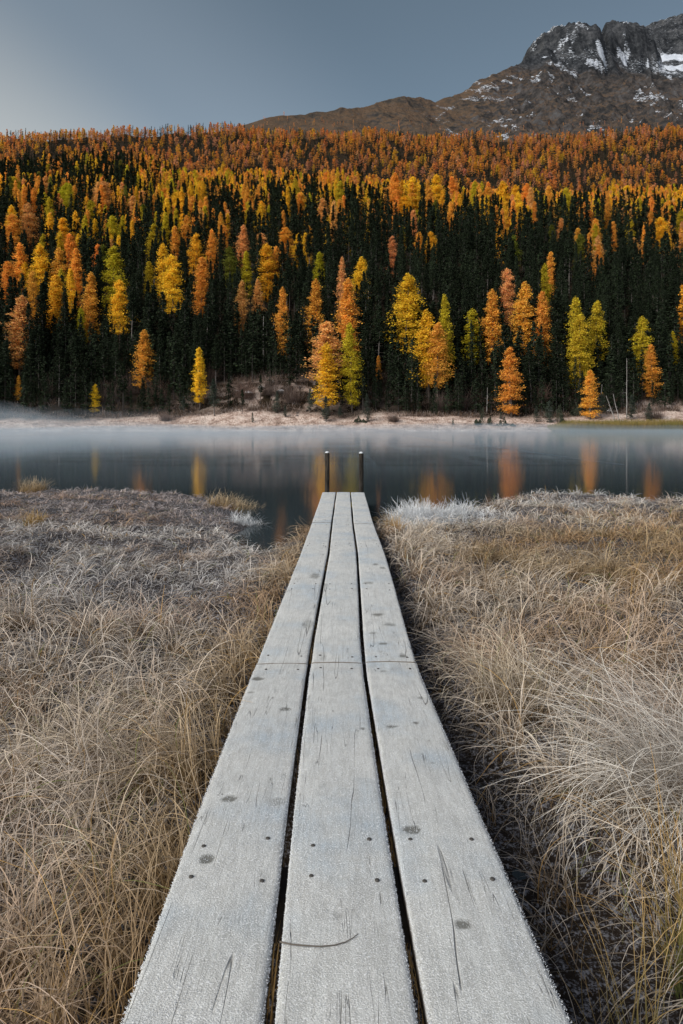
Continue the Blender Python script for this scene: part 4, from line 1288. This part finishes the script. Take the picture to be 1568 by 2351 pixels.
# green reeds at the right of the far shore
n = 30000
X = rr.uniform(52, 100, n); Y = 168.2 + 4.5 * rr.rand(n) - .0
Z = np.maximum(hill(X, Y), 0)
fade = sstep(52, 58, X)
tip = (np.array([.20, .19, .055]) + (np.array([.36, .25, .10]) - np.array([.20, .19, .055])) * fbm(X / 2.5, Y, 3, 18)[:, None]) * rr.uniform(.7, 1.3, (n, 1))
V, Fc, col = blades(np.stack([X, Y, Z - .1], 1), rr.uniform(0, 2 * pi, n), rr.uniform(1.0, 2.5, n) * (.4 + .6 * fade), rr.uniform(0, .2, n), rr.uniform(0, .5, n), rr.uniform(.04, .09, n), 3, tip * .7, tip, 2702)
obj('reeds', make_mesh('reeds', V, Fc, M_blade, col=col), kind='stuff', label='belt of green and ochre reeds at the right far shore', category='reeds')

# boulders on the knoll
mr = M('frosted_rock', .9, .2)
n1 = mr.noise(mr.coords(), 1.4, 5, .65)
ge = mr.n('ShaderNodeNewGeometry'); sp_ = mr.n('ShaderNodeSeparateXYZ'); mr.l(ge.outputs['Normal'], sp_.inputs[0])
fz_ = mr.ramp(mr.math('ADD', sp_.outputs[2], mr.math('MULTIPLY', mr.math('SUBTRACT', n1, .5), 1.2)), [(.45, 0.), (.75, 1.)])
mr.col(mr.mix(fz_, mr.ramp(n1, [(.3, (.05, .045, .042)), (.7, (.16, .15, .14))]), (.60, .59, .60))); mr.bump(n1, .6, .2)
for i, (px_, br, wp, lab) in enumerate([(570, 905, 20, 'largest frosted boulder on the knoll left of the posts'), (545, 900, 12, 'small frosted rock left of the largest knoll boulder'),
        (600, 892, 16, 'flat-topped frosted boulder uphill on the knoll'), (645, 900, 18, 'frosted boulder on the right part of the knoll'), (625, 878, 12, 'small grey rock high on the knoll'),
        (1268, 945, 9, 'pale stone at the foot of the right pines'), (1400, 945, 12, 'grey stone by the leaning dead trunks')]):
    x, y, z = ground_at(px_, br)
    R = wp / F * y / 2
    th, ph = np.meshgrid(np.linspace(0, pi, 16), np.linspace(0, 2 * pi, 25)[:-1], indexing='ij')
    D = np.stack([np.sin(th) * np.cos(ph), np.sin(th) * np.sin(ph), np.cos(th)], -1)
    nn = .75 + .5 * fbm(D[..., 0] * 1.6 + i * 3 + 9, D[..., 1] * 1.6 + D[..., 2] * 1.3, 3, 30 + i)
    V = (D * nn[..., None] * R * [1.1, .9, .6]).reshape(-1, 3)
    f = []
    for a_ in range(15):
        for b_ in range(24):
            f.append((a_ * 24 + b_, (a_ + 1) * 24 + b_, (a_ + 1) * 24 + (b_ + 1) % 24, a_ * 24 + (b_ + 1) % 24))
    obj('boulder', make_mesh('boulder', V, np.array(f), mr.m), None, (x, y, z + R * .1), label=lab, category='rock')

# bleached dead trunks
for i, (px_, br, hp, lean, lab) in enumerate([(1440, 962, 140, .0, 'tall bleached dead trunk with stub branches by the right edge'), (1412, 968, 60, -.32, 'short dead trunk leaning left among the right reeds'),
        (1422, 968, 64, -.22, 'dead trunk leaning left beside the shorter leaning one'), (1380, 955, 72, .02, 'thin upright dead stem left of the leaning trunks'),
        (1024, 800, 110, .02, 'pale bare trunk among dark pines right of the posts'), (605, 855, 130, .0, 'pale bare trunk in dark forest above the knoll'),
        (1118, 950, 60, .03, 'thin dead stem on the pale shore right of the posts')]):
    x, y, z = ground_at(px_, br, 169.3, 240)
    H = hp / F * y
    q = np.linspace(-.03, 1, 8)
    P = np.stack([lean * H * q + (fbm(q * 3 + i, q * 0, 2, i) - .5) * .3, q * 0, q * H], 1)
    parts = [tube(P, np.linspace(.17, .04, 8), 8)]
    r3 = RS(i + 44)
    for k in range(14):
        t = r3.uniform(.35, .97); a_ = r3.uniform(0, 2 * pi); l = r3.uniform(.4, 1.3) * (1.2 - t)
        p0 = np.array([np.interp(t, q, P[:, 0]), 0, t * H])
        parts.append(tube([p0, p0 + [np.cos(a_) * l * .6, np.sin(a_) * l * .6, -.05], p0 + [np.cos(a_) * l, np.sin(a_) * l, .12 * l]], [.035, .025, .01], 4, False))
    V, Fc, _ = merge(parts)
    obj('dead_tree', make_mesh('dead_tree', V, Fc, M_dead, smooth=True), None, (x, y, z), label=lab, category='dead tree')

# ------------------------------------------------------------------ mist on the lake
def mist(name, x0, x1, y0, y1, hfun, dens, label, nx=170, ny=140, zb=.03, color=(.70, .86, 1.0)):
    gx = np.linspace(x0, x1, nx); gy = np.linspace(y0, y1, ny)
    X, Y = np.meshgrid(gx, gy)
    H = hfun(X, Y)
    bx = np.minimum(np.minimum(X - x0, x1 - X) / (0.06 * (x1 - x0)), np.minimum(Y - y0, y1 - Y) / (0.06 * (y1 - y0)))
    H = np.maximum(H * sstep(0, 1, bx), 0) + .02
    B = np.maximum(np.where(Y > 168, hill(X, Y) + .05, zb), zb)
    top = np.stack([X, Y, B + H], -1).reshape(-1, 3); bot = np.stack([X, Y, B], -1).reshape(-1, 3)
    n = nx * ny
    f = grid_faces(ny, nx)
    rim = np.concatenate([np.arange(nx), np.arange(1, ny) * nx + nx - 1, np.arange(nx - 2, -1, -1) + (ny - 1) * nx, np.arange(ny - 2, 0, -1) * nx])
    r2 = np.roll(rim, -1)
    side = np.stack([rim, rim + n, r2 + n, r2], 1)
    me = make_mesh(name, np.vstack([top, bot]), np.vstack([f, f[:, ::-1] + n, side]), None)
    m = bpy.data.materials.new(name + '_air'); m.use_nodes = True
    t = m.node_tree
    t.nodes.remove(t.nodes['Principled BSDF'])
    v = t.nodes.new('ShaderNodeVolumePrincipled')
    v.inputs['Color'].default_value = (*color, 1); v.inputs['Density'].default_value = dens; v.inputs['Anisotropy'].default_value = 0.1
    t.links.new(v.outputs[0], t.nodes['Material Output'].inputs['Volume'])
    me.materials.append(m)
    return obj(name, me, kind='stuff', label=label, category='mist')
mist('mist', -190, 190, 12.5, 171, lambda X, Y: (.45 + 1.9 * fbm(X / 24, Y / 40, 3, 71) ** 1.5) * sstep(2, 50, Y + 14 * sstep(3, -14, X)) * (1 - .30 * sstep(0, 90, X)), .0064,
     'thin pale mist lying low over the lake')
mist('mist', -200, 10, 24, 205, lambda X, Y: (11 * fbm(X / 18, Y / 24, 4, 73) ** 1.7 + .8) * sstep(6, -75, X + (Y - 100) * .25) * sstep(20, 120, Y), .0042,
     'thicker bank of mist along the left shore of the lake')
